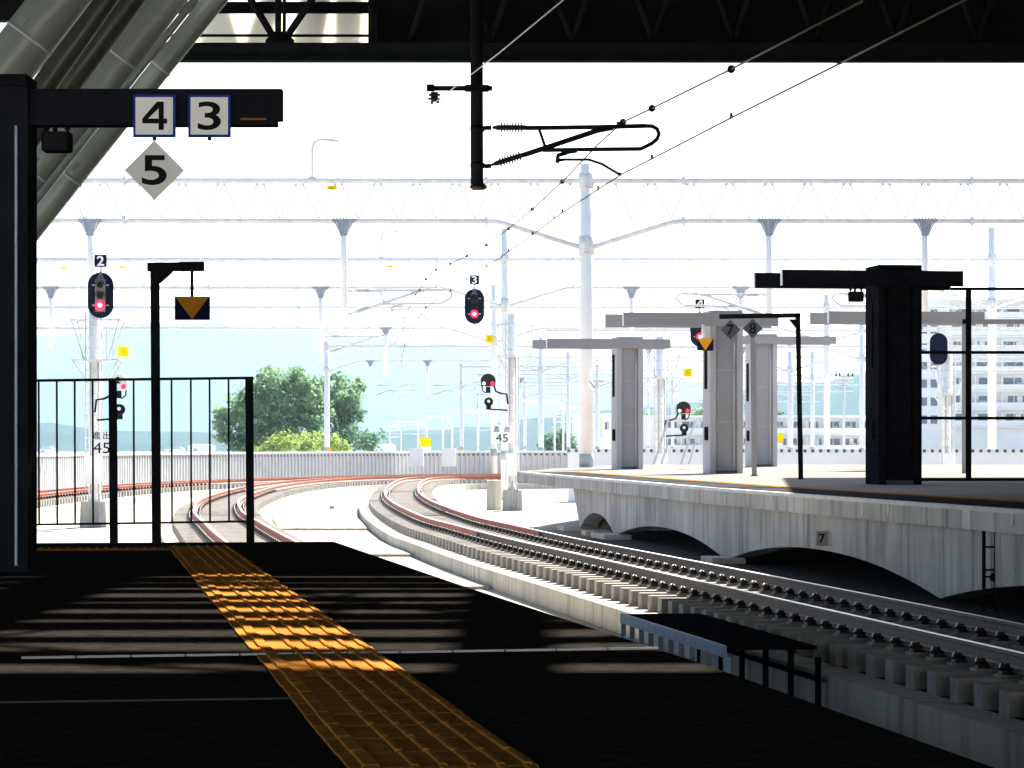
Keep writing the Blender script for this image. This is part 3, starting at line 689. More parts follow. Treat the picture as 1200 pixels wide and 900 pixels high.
# ------------------------------------------------------------------ overhead line: hanger post, cantilevers, wires
Yh = 39.0
hp = thing('hanger_post', 'black catenary post hanging from the roof edge', 'catenary post', at(560, 222, Yh))
MB().tube([at(559, 218, Yh), at(558, -95, Yh)], .083, 20).build('tube', 'char', hp)
MB().tube([at(560.5, 223, Yh), at(560.5, 220, Yh), at(560.5, 219, Yh), at(560.5, 215, Yh)], [.075, .12, .12, .09], 12).build('end_cap', 'insul', hp)
for py in (151, 194): MB().tube([at(559.5, py-3, Yh), at(559.5, py+3, Yh)], .095, 16).build('collar', 'char', hp)
MB().bar(at(500, 103.5, Yh-.12), at(577, 103.5, Yh-.12), .06, .06).build('feeder_arm', 'black', hp)
MB().bar(at(545, 103.5, Yh-.12), at(573, 103.5, Yh-.12), .10, .085).build('clamp', 'black', hp)
MB().bar(at(500, 103, Yh-.12), at(509, 103, Yh-.12), .07, .09).build('arm_end', 'black', hp)
b = MB()
for k, r_ in enumerate((.05, .08, .05, .085, .045)): b.tube([at(509, 108+k*2.3, Yh-.12), at(509, 110+k*2.3, Yh-.12)], r_, 12)
b.tube([at(506, 119, Yh-.12), at(506, 122, Yh-.12)], .02, 6); b.tube([at(513, 117, Yh-.12), at(513, 121, Yh-.12)], .02, 6)
b.build('feeder_insulator', 'insul', hp)

def cantilever(label, Y0, flip=1):
    """origin at the post, arms along +x; z measured from the rail contact plane"""
    o = thing('catenary_cantilever', label, 'cantilever', (0, 0, 0), 0, 'catenary cantilevers holding the overhead wires')
    def L(px, py): v = at(px, py, Yh)-at(568, 205, Yh); return Vector((v.x, 0, v.z))
    def ins(a, b_):
        bb = MB(); a, b_ = Vector(a), Vector(b_); d = b_-a
        bb.tube([a-d*.32, a-d*.2], .03, 8); bb.tube([a-d*.12, a], .02, 8); bb.tube([a-d*.19, a-d*.16], .045, 8)
        for k in range(8):
            c = a+d*(.16+.092*k); bb.tube([c, c+d*.05], [.066, .058], 12)
        bb.tube([a-d*.1, a+d*.05, a+d*.12, b_-d*.12, b_], [.014, .036, .036, .034, .034], 10)
        bb.build('insulator', 'insul', o)
    ins(L(581, 149.5), L(617, 149.5)); ins(L(580, 192), L(615, 181))
    for (xx, yy) in ((571, 150), (571, 194.5)):
        MB().bar(L(xx-4, yy), L(xx+5, yy), .06, .05).build('post_clamp', 'char', o)
    MB().tube([L(616, 150), L(700, 149), L(756, 147.5)], .031, 10).build('top_tube', 'char', o)
    MB().tube([L(614, 181.5), L(640, 173), L(700, 153), L(718, 149.5)], .036, 10).build('diagonal_tube', 'char', o)
    MB().tube([L(752, 147.5), L(764, 147.8), L(770, 151), L(772.3, 157), L(770, 163), L(764, 168), L(751, 174.5), L(700, 175), L(636, 176)], .028, 10).build('loop_tube', 'char', o)
    MB().tube([L(632, 152), L(638.5, 171)], .02, 8).build('strut', 'char', o)
    MB().prism([(0, 0), (.12, .03), (.3, .1), (.42, .13), (.2, .12)], L(690, 158), (1, 0, 0), (0, 0, 1), .02).build('gusset', 'char', o)
    MB().bar(L(659, 179), L(676, 176.5), .05, .055).build('bracket', 'char', o)
    MB().tube([L(664, 179), L(654, 182), L(653, 191)], .03, 8).build('drop_bracket', 'char', o)
    MB().tube([L(652, 188), L(660, 187), L(690, 187), L(705, 192), L(727, 205)], .018, 8).build('steady_arm', 'char', o)
    MB().box(L(658, 187.5), (.05, .05, .04)).build('hinge', 'char', o)
    MB().box(L(726.5, 204), (.035, .05, .045)).build('wire_clip', 'char', o)
    MB().box(L(727, 144), (.10, .05, .03)).build('messenger_clamp', 'char', o)
    return o
ca = cantilever('black cantilever bracket with ribbed insulators on the roof hung post', Yh)
ca.location = at(568, 205, Yh); ca['group'] = 'catenary cantilevers holding the overhead wires'

MZ, CZ = 4.80, 4.18
def wire_path(pts): return [Vector(p) for p in pts]
mes = [at(1010, 2, 25.0), at(857, 81, 32.2), at(764, 127, 36.8), Vector((at(730, 143, Yh))), at(700, 170, 41.3), at(659, 213, 45.3), at(624, 245, 51.9), at(596, 268, 56.7), at(570, 287, 61.3), at(547, 300, 64.9), at(528, 309, 67.7), at(511, 316, 70.5), at(499, 327, 74.5), at(491.6, 340, 80), at(487, 345, 84), at(479, 363, 96), at(474, 372, 108), at(473, 377, 120), at(470, 395, 140), at(490, 402, 148)]
con = [at(1210, -40, 21.5), at(985, 74, 27.5), at(857, 138, 32.2), at(764, 186, 36.8), at(727, 205, Yh), at(701, 222, 41.2), at(659, 249, 45.4), at(624, 275, 50.2), at(596, 295, 54.6), at(570, 313, 59.3), at(547, 328, 64), at(528, 341, 68.6), at(511, 352, 73.1), at(499, 361, 77.2), at(490, 373, 84), at(480, 392, 96), at(474, 406, 108), at(471, 417.6, 120), at(470, 432, 140), at(490, 437, 148)]
cw = thing('overhead_line', 'thin overhead contact line sweeping from upper right over the arched platform track', 'overhead wire', at(727, 205, Yh))
MB().tube(con, [.011 if p.y < 60 else .009 for p in con], 6).build('contact_wire', 'wire', cw)
MB().tube(mes, [.012 if p.y < 60 else .010 for p in mes], 6).build('messenger_wire', 'wire', cw)
for k in range(1, len(con)-1):
    m_ = mes[k]; c_ = con[k]
    if k == 3+1: continue
    MB().tube([m_, c_], .002, 5).build('dropper', 'wire', cw)
    MB().tube([m_-Vector((.0, .02, 0)), m_+Vector((0, .02, 0))], .045 if k < 5 else .034, 10).build('ring_clip', 'black', cw)
    MB().box(c_+Vector((0, 0, .02)), (.03, .05, .06)).build('wire_clip', 'black', cw)
fw = thing('feeder_wire', 'single grey feeder wire passing the black hanger post', 'overhead wire', at(509, 120, Yh-.12))
pf = [at(1000, -300, 16), at(660, 0, 28.7), at(585, 62, 33.6), at(511, 119, Yh-.14), at(500, 140, 44), at(487, 163, 52), at(470, 186, 62), at(455, 202, 72), at(440, 210, 84)]
MB().tube(pf, [.0075]*4+[.011]*5, 6).build('wire', 'galv', fw)

# ------------------------------------------------------------------ gantries
def gantry(label, Y, ztop, zbot, x0, x1, poles, drops, r=.085, pole_r=.19, pitch=1.1, base=-1.575, collars=()):
    o = thing('catenary_gantry', label, 'gantry', ((poles[0][0]-600)/F*Y, Y, base), 0, 'tube gantries carrying the overhead lines')
    X = lambda px: (px-600)/F*Y
    MB().tube([(X(x0), Y, ztop), (X(x1), Y, ztop)], r, 14).build('upper_tube', 'galv', o)
    # lower tube dips to each pole in a haunch
    segs = []; cur = [(X(x0), Y, zbot)]
    hl = 2.5; dip = .72
    for px, zt, zb in poles:
        xp = X(px)
        if xp-hl > X(x0):
            cur += [(xp-hl-.25, Y, zbot), (xp-hl, Y, zbot-.015), (xp-hl+.25, Y, zbot-.08), (xp-pole_r, Y, zbot-dip)]; segs.append(cur)
        elif xp-pole_r > X(x0): segs.append([(X(x0), Y, zbot-.3), (xp-pole_r, Y, zbot-dip)])
        cur = [(xp+pole_r, Y, zbot-dip), (xp+hl-.25, Y, zbot-.08), (xp+hl, Y, zbot-.015), (xp+hl+.25, Y, zbot)]
    if X(x1) > cur[-1][0]: cur.append((X(x1), Y, zbot)); segs.append(cur)
    for s in segs: MB().tube(s, r*.9, 14).build('lower_tube', 'galv', o)
    b = MB(); x = X(x0)+.3; k = 0
    px_ = [X(p[0]) for p in poles]
    while x+pitch < X(x1):
        zl = zbot
        if min(abs(x+pitch/2-q) for q in px_) > .4:
            b = MB(); b.tube([(x+.09, Y, ztop-r), (x+pitch/2-.01, Y, zl+r)], .022 if Y < 100 else .018, 5); b.tube([(x+pitch-.09, Y, ztop-r), (x+pitch/2+.01, Y, zl+r)], .022 if Y < 100 else .018, 5)
            for q in (.09, pitch-.09): b.box((x+q, Y, ztop-r-.02), (.10, .03, .05))
            b.build('bracing', 'galv', o)
        x += pitch
    for px, zt, zb in poles:
        pl = MB().tube([(X(px), Y, zb), (X(px), Y, zt)], [pole_r, pole_r*.92], 20).build('pole', 'white', o)
        MB().tube([(X(px), Y, zbot-dip-.25), (X(px), Y, zbot-dip+.3)], pole_r+.035, 16).build('collar', 'galv', pl)
        MB().tube([(X(px), Y, ztop-.22), (X(px), Y, ztop+.22)], pole_r+.03, 16).build('collar', 'galv', pl)
        b = MB()
        for z0 in (zbot-dip, ztop):
            for i in range(5): b.box((X(px), Y-pole_r-.045, z0-.2+i*.1), (.12, .03, .04))
        b.build('bolt_plate', 'galv', pl)
        MB().tube([(X(px), Y, .03), (X(px), Y, .38)], pole_r+.012, 16).build('base_band', 'bldg', pl)
    for px, zb in drops:
        d = MB().tube([(X(px), Y, zbot-.05), (X(px), Y, zb)], .095, 12).build('drop_post', 'white', o)
        MB().prism([(-.34, .06), (.34, .06), (.34, 0), (.26, -.06), (.10, -.42), (-.10, -.42), (-.26, -.06), (-.34, 0)], (X(px), Y-.10, zbot), (1, 0, 0), (0, 0, 1), .02).build('bracket', 'brkt', d)
        for u in (-.2, .2): MB().bar((X(px)+u, Y-.13, zbot-.04), (X(px)+u*.55, Y-.13, zbot-.36), .05, .03).build('bracket_rib', 'galv', d)
        b = MB()
        for i in range(7): b.box((X(px)-.28+i*.093, Y-.12, zbot+.075), (.05, .03, .06))
        b.build('bolt_row', 'bldg', d)
    for px in collars:
        for z in (ztop, zbot):
            MB().tube([(X(px)-.04, Y, z), (X(px)+.04, Y, z)], r*1.7, 12).build('flange', 'galv', o)
            MB().tube([(X(px), Y, z), (X(px), Y, z+.22)], .012, 5).build('pin', 'galv', o)
    return o
GZT, GZB = 8.06, 6.93
gantry('nearest white tube gantry, its thick pole standing on the arched platform', 84, GZT, GZB, -120, 1420, [(687, zof(192, 84), 0)], [(106, 4.5), (403, 4.49), (901, 4.0), (1084, 4.0)], .085, .19, 1.1, 0, (146, 570, 801, 1139))
gantry('second white tube gantry, with one pole behind signal 3 and one by the apartments', 120, GZT, GZB, -150, 1420, [(592, zof(268, 120), ZF), (1162.5, zof(267, 120), ZF)], [(376, zof(425, 120)), (740, zof(430, 120)), (868, zof(430, 120)), (60, 4.5)], .085, .17, 1.25, ZF, (245, 512, 672))
gantry('third white tube gantry, with a pole left of the black column', 162, GZT, GZB, -150, 1420, [(579, zof(333, 162), ZF), (969, zof(345, 162), ZF)], [(452, 4.4), (1075, 4.4)], .085, .18, 1.3, ZF, (350, 520, 840))
gantry('fourth white tube gantry, its left pole rising in front of the trees', 226, GZT-.03, GZB, 383, 1420, [(383, zof(400, 226), -6.5), (634, zof(395, 226), -6.5), (926, zof(412, 226), -6.5)], [(434, zof(446, 226)), (501, zof(469, 226))], .085, .22, 1.4, -6.5, (700,))
gantry('fifth white tube gantry, small with left pole near the yellow board', 287, GZT, GZB, 541, 1000, [(541, zof(426, 287), -6.5), (700, zof(428, 287), -6.5)], [(610, 4.4)], .08, .2, 1.6, -6.5)
gantry('sixth white tube gantry, distant and seen left of the grey columns', 360, GZT, GZB, 600, 1000, [(615, zof(442, 360), -6.5), (722, zof(440, 360), -6.5)], [], .08, .2, 1.8, -6.5)
gantry('seventh and most distant white tube gantry before the dark green tree', 450, GZT, GZB, 560, 960, [(560, zof(460, 450), -6.5), (659, zof(455, 450), -6.5), (760, zof(455, 450), -6.5)], [], .09, .2, 2.2, -6.5)
gantry('slender white gantry between the third and fourth, starting right of the signal 3 mast', 195, GZT, GZB, 640, 1420, [(1010, zof(375, 195), -6.5)], [(760, 4.4), (870, 4.4)], .08, .18, 1.6, -6.5)
gantry('slender pale gantry just behind the fourth, right of signal 3', 255, GZT, GZB, 600, 1420, [(666, zof(412, 255), -6.5), (952, zof(412, 255), -6.5)], [(772, 4.4)], .08, .18, 1.8, -6.5)
gantry('faint gantry with three thin poles between the grey columns', 320, GZT, GZB, 560, 1020, [(596, zof(436, 320), -6.5), (690, zof(436, 320), -6.5), (788, zof(436, 320), -6.5)], [], .08, .18, 2.0, -6.5)
# copies of the cantilever on the drop posts
for px, Y, s, rz, lab in ((408, 84, 1.28, 0, 'pale distant cantilever on the nearest gantry, left of signal 3'), (381, 120, 1.3, 0, 'pale cantilever on the second gantry, above the tree'), (438, 226, 1.5, 0, 'faint cantilever on the fourth gantry, right of the tree'), (505, 226, 1.5, 0, 'faint cantilever on the fourth gantry, above the yellow board'), (897, 84, 1.1, math.pi, 'pale cantilever on the nearest gantry, above the slate diamonds'), (1080, 84, 1.1, math.pi, 'pale cantilever on the nearest gantry, behind the black column beam')):
    c = copy_tree(ca, None, Vector(((px-600)/F*Y, Y, CZ+.0)), rz, lab, s)
    for k in kids(c):
        if k.data: 
            k.data = k.data.copy(); k.data.materials.clear(); k.data.materials.append(M['galv'])

# lamps and yellow plates on the gantries
def gantry_lamp(label, px, Y, z0):
    X = (px-600)/F*Y
    o = thing('platform_light', label, 'lamp', (X, Y, z0), 0, 'slim lamps standing on the gantry tubes')
    MB().tube([(X, Y, z0), (X, Y, z0+.85), (X+.05, Y, z0+1.0), (X+.18, Y, z0+1.08), (X+.62, Y, z0+1.08)], .04, 8).build('bracket_arm', 'galv', o)
    MB().box((X+.62, Y, z0+1.05), (.26, .14, .07)).build('lamp_head', 'galv', o, bevel=.02)
    MB().box((X, Y, z0+.02), (.2, .2, .04)).build('base_plate', 'galv', o)
    for u in (.4, .72): MB().tube([(X+u, Y, z0-.1), (X+u, Y, z0+.3)], .015, 6).build('pin', 'galv', o)
    return o
def plate(label, c, wd, h, mark=True, rot=0):
    o = thing('warning_plate', label, 'plate', c-Vector((0, 0, h/2)))
    MB().box(c, (wd, .02, h)).build('panel', 'yellow', o)
    if mark:
        b = MB()
        for i, (u, v, a, l) in enumerate(((-.18, .1, 1.2, .3), (-.05, .05, -1.0, .28), (.1, .08, 1.3, .3), (.2, -.08, .2, .2), (-.05, -.22, .1, .35))):
            d = Vector((math.cos(a), 0, math.sin(a)))*l*wd/2; q = c+Vector((u*wd, -.0125, v*h)); b.bar(q-d, q+d, .006, .018*wd/.3, (0, 1, 0))
        b.build('marking', 'insul', o)
    return o
gantry_lamp('slim curved lamp standing on the nearest gantry tube', 366, 84, GZT+.08)
gantry_lamp('smaller curved lamp standing on the second gantry tube', 447, 120, GZT+.08)
plate('yellow plate below the slim lamp of the nearest gantry', at(389, 220, 83.8), .29, .11)
plate('small yellow plate below the lamp of the second gantry', at(457, 312, 119.8), .24, .10, False)
plate('small yellow plate below the third gantry tube, above the tree', at(415, 366, 161.8), .3, .11, False)
plate('tiny yellow plate on the second gantry, left of signal 2', at(75, 314, 119.8), .24, .09, False)
plate('tiny yellow plate on the second gantry, right of signal 2', at(143, 313, 119.8), .26, .09, False)
plate('square yellow plate right of the signal 2 mast', at(144.5, 412, 81), .29, .28)
plate('square yellow plate below the signal 3 head', at(574, 397, 100), .27, .27)
plate('square yellow plate left of the grey column with the triangle sign', at(806, 436.5, 103), .29, .29)
yb = thing('yellow_board', 'yellow and white board standing above the barrier wall', 'board', at(499, 530, 172))
MB().box(at(498.5, 518, 172), (.64, .03, .55)).build('upper_half', 'yellow', yb); MB().box(at(499, 527, 172), (.62, .026, .38)).build('lower_half', 'signw', yb)
yb = thing('yellow_board', 'small yellow board before the long low white building', 'board', at(914, 519, 112))
MB().box(at(914, 513, 112), (.26, .03, .34)).build('upper_half', 'yellow', yb); MB().box(at(913.5, 521, 112), (.24, .026, .14)).build('lower_half', 'signw', yb)
for px, py, Y, l in ((386, 527, 168, 'fourth gantry left pole'), (540.5, 529, 170, 'fifth gantry left pole')):
    o = thing('warning_disc', 'small amber disc on a post before the '+l, 'disc', at(px, py+2, Y)); MB().disc(at(px, py, Y), .12, .02).build('disc', 'orange', o); MB().bar(at(px, py, Y+.04), at(px, py+12, Y+.04), .05, .05).build('stake', 'galv', o)

# ------------------------------------------------------------------ signals
def stadium(w_, h_, n=14):
    r_ = w_/2; hh = h_/2-r_; out = []
    for i in range(n+1): a = math.pi*i/n; out.append((r_*math.cos(a), hh+r_*math.sin(a)))
    for i in range(n+1): a = math.pi+math.pi*i/n; out.append((r_*math.cos(a), -hh+r_*math.sin(a)))
    return out
def signal(num, X, Y, zhead, s, label, front=True, dome=(20.5, 0), mast_dx=-.1, base=ZF, zdome=None, twolamp=False, cap45=True, xd=.48):
    """main colour-light head on a slim pole beside a service mast"""
    o = thing('railway_signal', label, 'railway signal', (X, Y, base))
    hw, hh = .685*s, 1.23*s
    bb = MB().prism(stadium(hw, hh), (X, Y, zhead), (1, 0, 0), (0, 0, 1), .05).build('backboard', 'navy', o)
    if front:
        MB().box((X, Y-.08, zhead-.02*s), (.27*s, .12, .86*s)).build('lamp_housing', 'hood' if num == '2' else 'hooddk', bb)
        for k, (z, m_) in enumerate(((.27, 'dim'), (-.02, 'dim'), (-.27, 'red'))):
            MB().disc((X, Y-.145, zhead+z*s), (.085 if k < 2 else .135)*s, .02, 20).build('lens', m_, bb)
            # half-round visor
            pts = []
            vs = []; fs = []; n = 12
            for i in range(n+1):
                a = math.pi*i/n; u, v = math.cos(a)*.125*s, math.sin(a)*.125*s
                vs += [(X+u, Y-.14, zhead+z*s+v), (X+u*.92, Y-.14-.24*s*(.35+.65*math.sin(a)), zhead+z*s+v*.92)]
            for i in range(n): fs.append((2*i, 2*i+1, 2*i+3, 2*i+2))
            MB().add(vs, fs, True).build('visor', 'black', bb)
        MB().disc((X, Y-.16, zhead-.27*s), .06*s, .02, 20).build('lamp_core', 'redcore', bb)
        for z in (.27, -.27):
            for u in (-.19, .19): MB().box((X+u*s, Y-.06, zhead+z*s), (.06*s, .02, .025*s)).build('screw', 'galv', bb)
        MB().prism([(-.12*s, 0), (.12*s, 0), (0, .26*s)], (X, Y-.06, zhead+.40*s), (1, 0, 0), (0, 0, 1), .03).build('roof_cap', 'signgd', bb)
    MB().bar((X, Y+.08, zhead-hh/2-.1), (X, Y+.08, zhead+hh/2+.45*s), .05, .05).build('head_stem', 'galv', o)
    if num:
        c = Vector((X, Y-.02, zhead+.92*s)); npl = MB().box(c, (.33*s, .03, .33*s)).build('number_plate', 'navy', o)
        if num == '4': four(c+Vector((0, -.02, 0)), .27*s, npl, 'inkw')
        else: text('numeral', num, .36*s, c+Vector((0, -.02, 0)), npl, 'inkw', .02, .006, sx=1.15)
    # mast with ladder and baskets
    xm = X+mast_dx
    mz = zhead-hh/2+.35
    MB().tube([(xm, Y+.35, base), (xm, Y+.35, mz)], .17, 16).build('mast', 'white', o)
    lad = MB()
    for u in (-.22, .22): lad.tube([(xm+u, Y+.1, base+1.0), (xm+u, Y+.1, mz-.2)], .022, 6)
    z = base+1.2
    while z < mz-.3: lad.tube([(xm-.22, Y+.1, z), (xm+.22, Y+.1, z)], .014, 5); z += .3
    lad.build('ladder', 'galv', o)
    for zt, zb, wt, wb in ((zhead-.66*s, zhead-1.72*s, 1.28*s, .64*s), (zhead-1.74*s, zhead-2.35*s, 1.22*s, .5*s)):
        b = MB()
        for sy in (-.35, .75):
            b.tube([(xm+.1-wt/2, Y+sy, zt), (xm+.1+wt/2, Y+sy, zt)], .025, 6)
            for u in (-1, 1): b.tube([(xm+.1+u*wt/2, Y+sy, zt), (xm+.1+u*wb/2, Y+sy*.5, zb)], .022, 6)
        for u in (-1, 1): b.tube([(xm+.1+u*wt/2, Y-.35, zt), (xm+.1+u*wt/2, Y+.75, zt)], .025, 6)
        b.build('basket', 'galv', o)
    for u in (.38, .55): MB().tube([(xm+u*s, Y-.2, zhead-1.74*s), (xm+u*s, Y-.2, zhead-.68*s)], .014, 6).build('hand_rail', 'galv', o)
    MB().box((xm, Y+.1, zhead-1.74*s), (1.1*s, 1.0, .04)).build('walkway', 'galv', o)
    for u in (-.09, .12): MB().tube([(xm+u, Y+.12, base+.9), (xm+u, Y+.12, zhead-1.8*s)], .02, 6).build('conduit', 'bldg', o)
    MB().box((xm-.02, Y+.02, base+1.55), (.4*s, .28, .75)).build('relay_box', 'white', o)
    MB().prism([(-.36*s, 0), (.36*s, 0), (.33*s, .7), (-.33*s, .7)], (xm, Y+.3, base), (1, 0, 0), (0, 0, 1), .7).build('foundation', 'concrete', o)
    b = MB().tube([(xm+.15, Y-.08, base), (xm+.2, Y-.1, base+.3), (xm+.16, Y-.05, base+.9)], .03, 8); b.tube([(xm-.02, Y-.1, base), (xm+.0, Y-.1, base+1.0)], .03, 8); b.build('cable', 'bldg', o)
    return o
def route_indicator(label, c, s, num=None, lamps=('amber', 'red'), shade='hooddk', fl=1):
    o = thing('route_indicator', label, 'railway signal', c-Vector((0, 0, .9*s)))
    pts = [(-.23*s, -.16*s), (.23*s, -.16*s)]+[(.25*s*math.cos(math.pi*i/14), .02*s+.24*s*math.sin(math.pi*i/14)) for i in range(15)]
    hd = MB().prism(pts, c, (1, 0, 0), (0, 0, 1), .16).build('head', shade, o)
    if lamps[0]: MB().disc(c+Vector((-.14*s, -.09, -.07*s)), .055*s, .02, 16).build('lamp', lamps[0], hd)
    MB().disc(c+Vector((.14*s, -.09, -.07*s)), .065*s, .02, 16).build('lamp', lamps[1], hd)
    if num: text('numeral', num, .24*s, c+Vector((0, -.085, .1*s)), hd, 'ink', .03, .006)
    MB().box(c+Vector((0, 0, -.28*s)), (.15*s, .12, .2*s)).build('joint_box', 'navy', o)
    MB().tube([c+Vector((-fl*.2*s, .0, -.16*s)), c+Vector((-fl*.19*s, 0, -.3*s)), c+Vector((-fl*.1*s, 0, -.38*s)), c+Vector((0, 0, -.36*s))], .022*s, 6).build('cable_loop', 'navy', o)
    MB().tube([c+Vector((fl*.2*s, 0, -.16*s)), c+Vector((fl*.26*s, 0, -.33*s)), c+Vector((fl*.4*s, .1, -.39*s)), c+Vector((fl*.62*s, .2, -.42*s)), c+Vector((fl*.66*s, .2, -.75*s))], .03*s, 8).build('bent_arm', 'navy', o)
    q = c+Vector((.02*s, 0, -.68*s))
    l2 = MB().disc(q, .15*s, .14, 20).build('lens_unit', 'black', o); MB().disc(q+Vector((.0, -.08, .02*s)), .05*s, .02, 16).build('lens', 'signg', l2)
    MB().box(q+Vector((0, 0, -.2*s)), (.17*s, .1, .12*s)).build('joint_box', 'navy', o)
    MB().tube([q+Vector((fl*.05*s, 0, -.25*s)), q+Vector((fl*.35*s, .1, -.26*s)), q+Vector((fl*.62*s, .2, -.28*s))], .026*s, 8).build('bent_arm', 'navy', o)
    return o
def speed_plate(label, c, wd, h, top):
    o = thing('speed_plate', label, 'sign', c-Vector((0, 0, h/2)))
    MB().box(c, (wd, .02, h)).build('panel', 'signw', o)
    text('numerals', '45', h*.62, c+Vector((0, -.013, -h*.2)), o, 'ink', 0, .004, sx=1.15)
    for ch, u in zip(top, (-.24, .24)): text('character', ch, h*.34, c+Vector((u*wd, -.013, h*.30)), o, 'ink', .006, .004)
    return o
s2 = signal('2', (118-600)/F*80, 80, zof(346, 80), 1.0, 'tall red signal with number 2 plate, seen above the platform end fence', mast_dx=-.2)
route_indicator('pale domed signal head with number 2 behind the fence post', at(139, 450, 79.6), 1.0, '2', (None, 'red'), 'signg', -1)
speed_plate('white 45 speed plate on the signal 2 mast, behind the fence', at(119, 519, 79.3), .56, .66, '進出')
s3 = signal('3', (556-600)/F*100, 100, zof(359, 100), .96, 'tall red signal with number 3 plate in the centre of the view', mast_dx=1.27)
MB().bar(((556-600)/F*100, 100.1, zof(340, 100)), ((601-600)/F*100, 100.3, zof(340, 100)), .035, .03).build('head_bracket', 'galv', s3)
MB().bar(((556-600)/F*100, 100.1, zof(379, 100)), ((601-600)/F*100, 100.3, zof(379, 100)), .035, .03).build('head_bracket', 'galv', s3)
route_indicator('dark domed signal head with two lamps below the number 3 signal', at(572, 447, 99.5), 1.0, None, ('redcore', 'red'))
speed_plate('white 45 speed plate on the signal 3 mast, beside the white pole', at(588, 509, 99.2), .72, .60, '直出')
s4 = signal('4', (820-600)/F*103, 103, zof(386, 103), .96, 'red signal with number 4 plate, mostly hidden by a grey crossbeam', mast_dx=-1.33)
route_indicator('dark domed signal head with amber and red lamps between grey columns', at(801, 479, 102.5), .98, None, ('amber', 'red'), fl=-1)
s5 = signal('', (1100-600)/F*104, 104, zof(409, 104), .9, 'dark signal head seen from behind, before the apartment block', front=False, mast_dx=.35)
# white braced pole left of signal 3 is the third gantry's; plinth block under it
pb = MB().box(at(579, 580, 101.5), (.5, .7, 1.0)); tag(pb.build('pole_plinth', 'concrete', bevel=.02), 'pale concrete plinth left of the signal 3 mast foot', 'plinth')
for px, l in ((775, 'left'), (807, 'right')):
    o = thing('stair_rail', l+' slanted dark rail between the grey columns, below the domed signal', 'handrail', at(px, 546, 97))
    MB().bar(at(px-10, 547, 97), at(px+8, 492, 97), .05, .07).build('rail', 'bldg', o); MB().bar(at(px-1, 547, 97), at(px+8, 518, 97), .04, .05).build('strut', 'bldg', o)
# floodlight on the thick pole
fl = thing('floodlight', 'small pale floodlight clamped on the thick gantry pole', 'lamp', at(695, 450, 83.7))
MB().box(at(701, 446.5, 83.7), (.28, .2, .10)).build('lamp_head', 'galv', fl, bevel=.02); MB().bar(at(691, 447, 83.75), at(697, 455, 83.75), .05, .05).build('bracket', 'bldg', fl)

# ------------------------------------------------------------------ barrier wall along the outer curve
bp_ = spline([(80, -18.9), (97, -18.2), (122, -17.3), (138, -14.2), (150.5, -9.6), (160.5, -3.6), (165.5, 3), (168, 14), (169, 48)], 1.0)
bw = thing('barrier_wall', 'long pale ribbed barrier wall with white coping along the outer track', 'wall', (-15, 125, ZF))
zt = .28
MB().ribbon(bp_, [(-.1, ZF-2.5), (-.1, zt-.1), (.08, zt-.1), (.08, ZF)]).build('panel', 'barrier', bw)
MB().ribbon(bp_, [(.17, zt-.10), (.17, zt), (-.2, zt), (-.2, zt-.10), (.17, zt-.10)]).build('coping', 'white', bw)
rp = resample(bp_, .36); b = MB(); b2 = MB()
for i in range(len(rp)-1):
    d = (rp[i+1]-rp[i]).normalized(); nx = Vector((d.y, -d.x, 0)); a = math.atan2(-d.x, d.y)
    b.box(rp[i]+nx*.11+Vector((0, 0, (zt-.11+ZF)/2)), (.055, .13, zt-.115-ZF), a)
    b2.box(rp[i]+nx*.09+d*.18+Vector((0, 0, zt-.20)), (.03, .12, .10), a)
b.build('rib', 'barrier', bw); b2.build('slot', 'barrierd', bw)
for px, py, lab in ((488, 537, 'left'), (526, 537, 'right')):
    o = thing('cable_cabinet', lab+' of two small white cabinets standing at the barrier wall', 'cabinet', at(px, 548, 156))
    MB().box(at(px, 536, 156), (.75, .4, .95)).build('body', 'white', o); MB().box(at(px, 533, 155.78), (.6, .02, .5)).build('door', 'white', o)
    for u in (-.28, .28): MB().bar(at(px, 546, 156)+Vector((u, 0, .1)), at(px, 552, 156)+Vector((u, 0, 0)), .06, .06).build('leg', 'bldg', o)
for px, wd, lab in ((345, 1.0, 'left pale smooth bay'), (394, .55, 'narrow smooth bay'), (548, .4, 'small smooth bay')):
    pass
# right-hand parapet behind the far platform
rp2 = [Vector((2.2, 116, 0)), Vector((12, 113, 0)), Vector((26, 110, 0)), Vector((46, 106, 0))]
pw = thing('parapet_wall', 'bright white parapet with a toothed top behind the far platform', 'wall', (20, 111, ZF))
MB().ribbon(rp2, [(.1, ZF), (.1, .47), (-.1, .47), (-.1, ZF)]).build('panel', 'bldw', pw)
b = MB(); rs = resample(rp2, .30)
for p in rs: b.box(p+Vector((-.0, -.16, .40)), (.05, .12, .11), .5)
b.build('hook_row', 'signgd', pw)

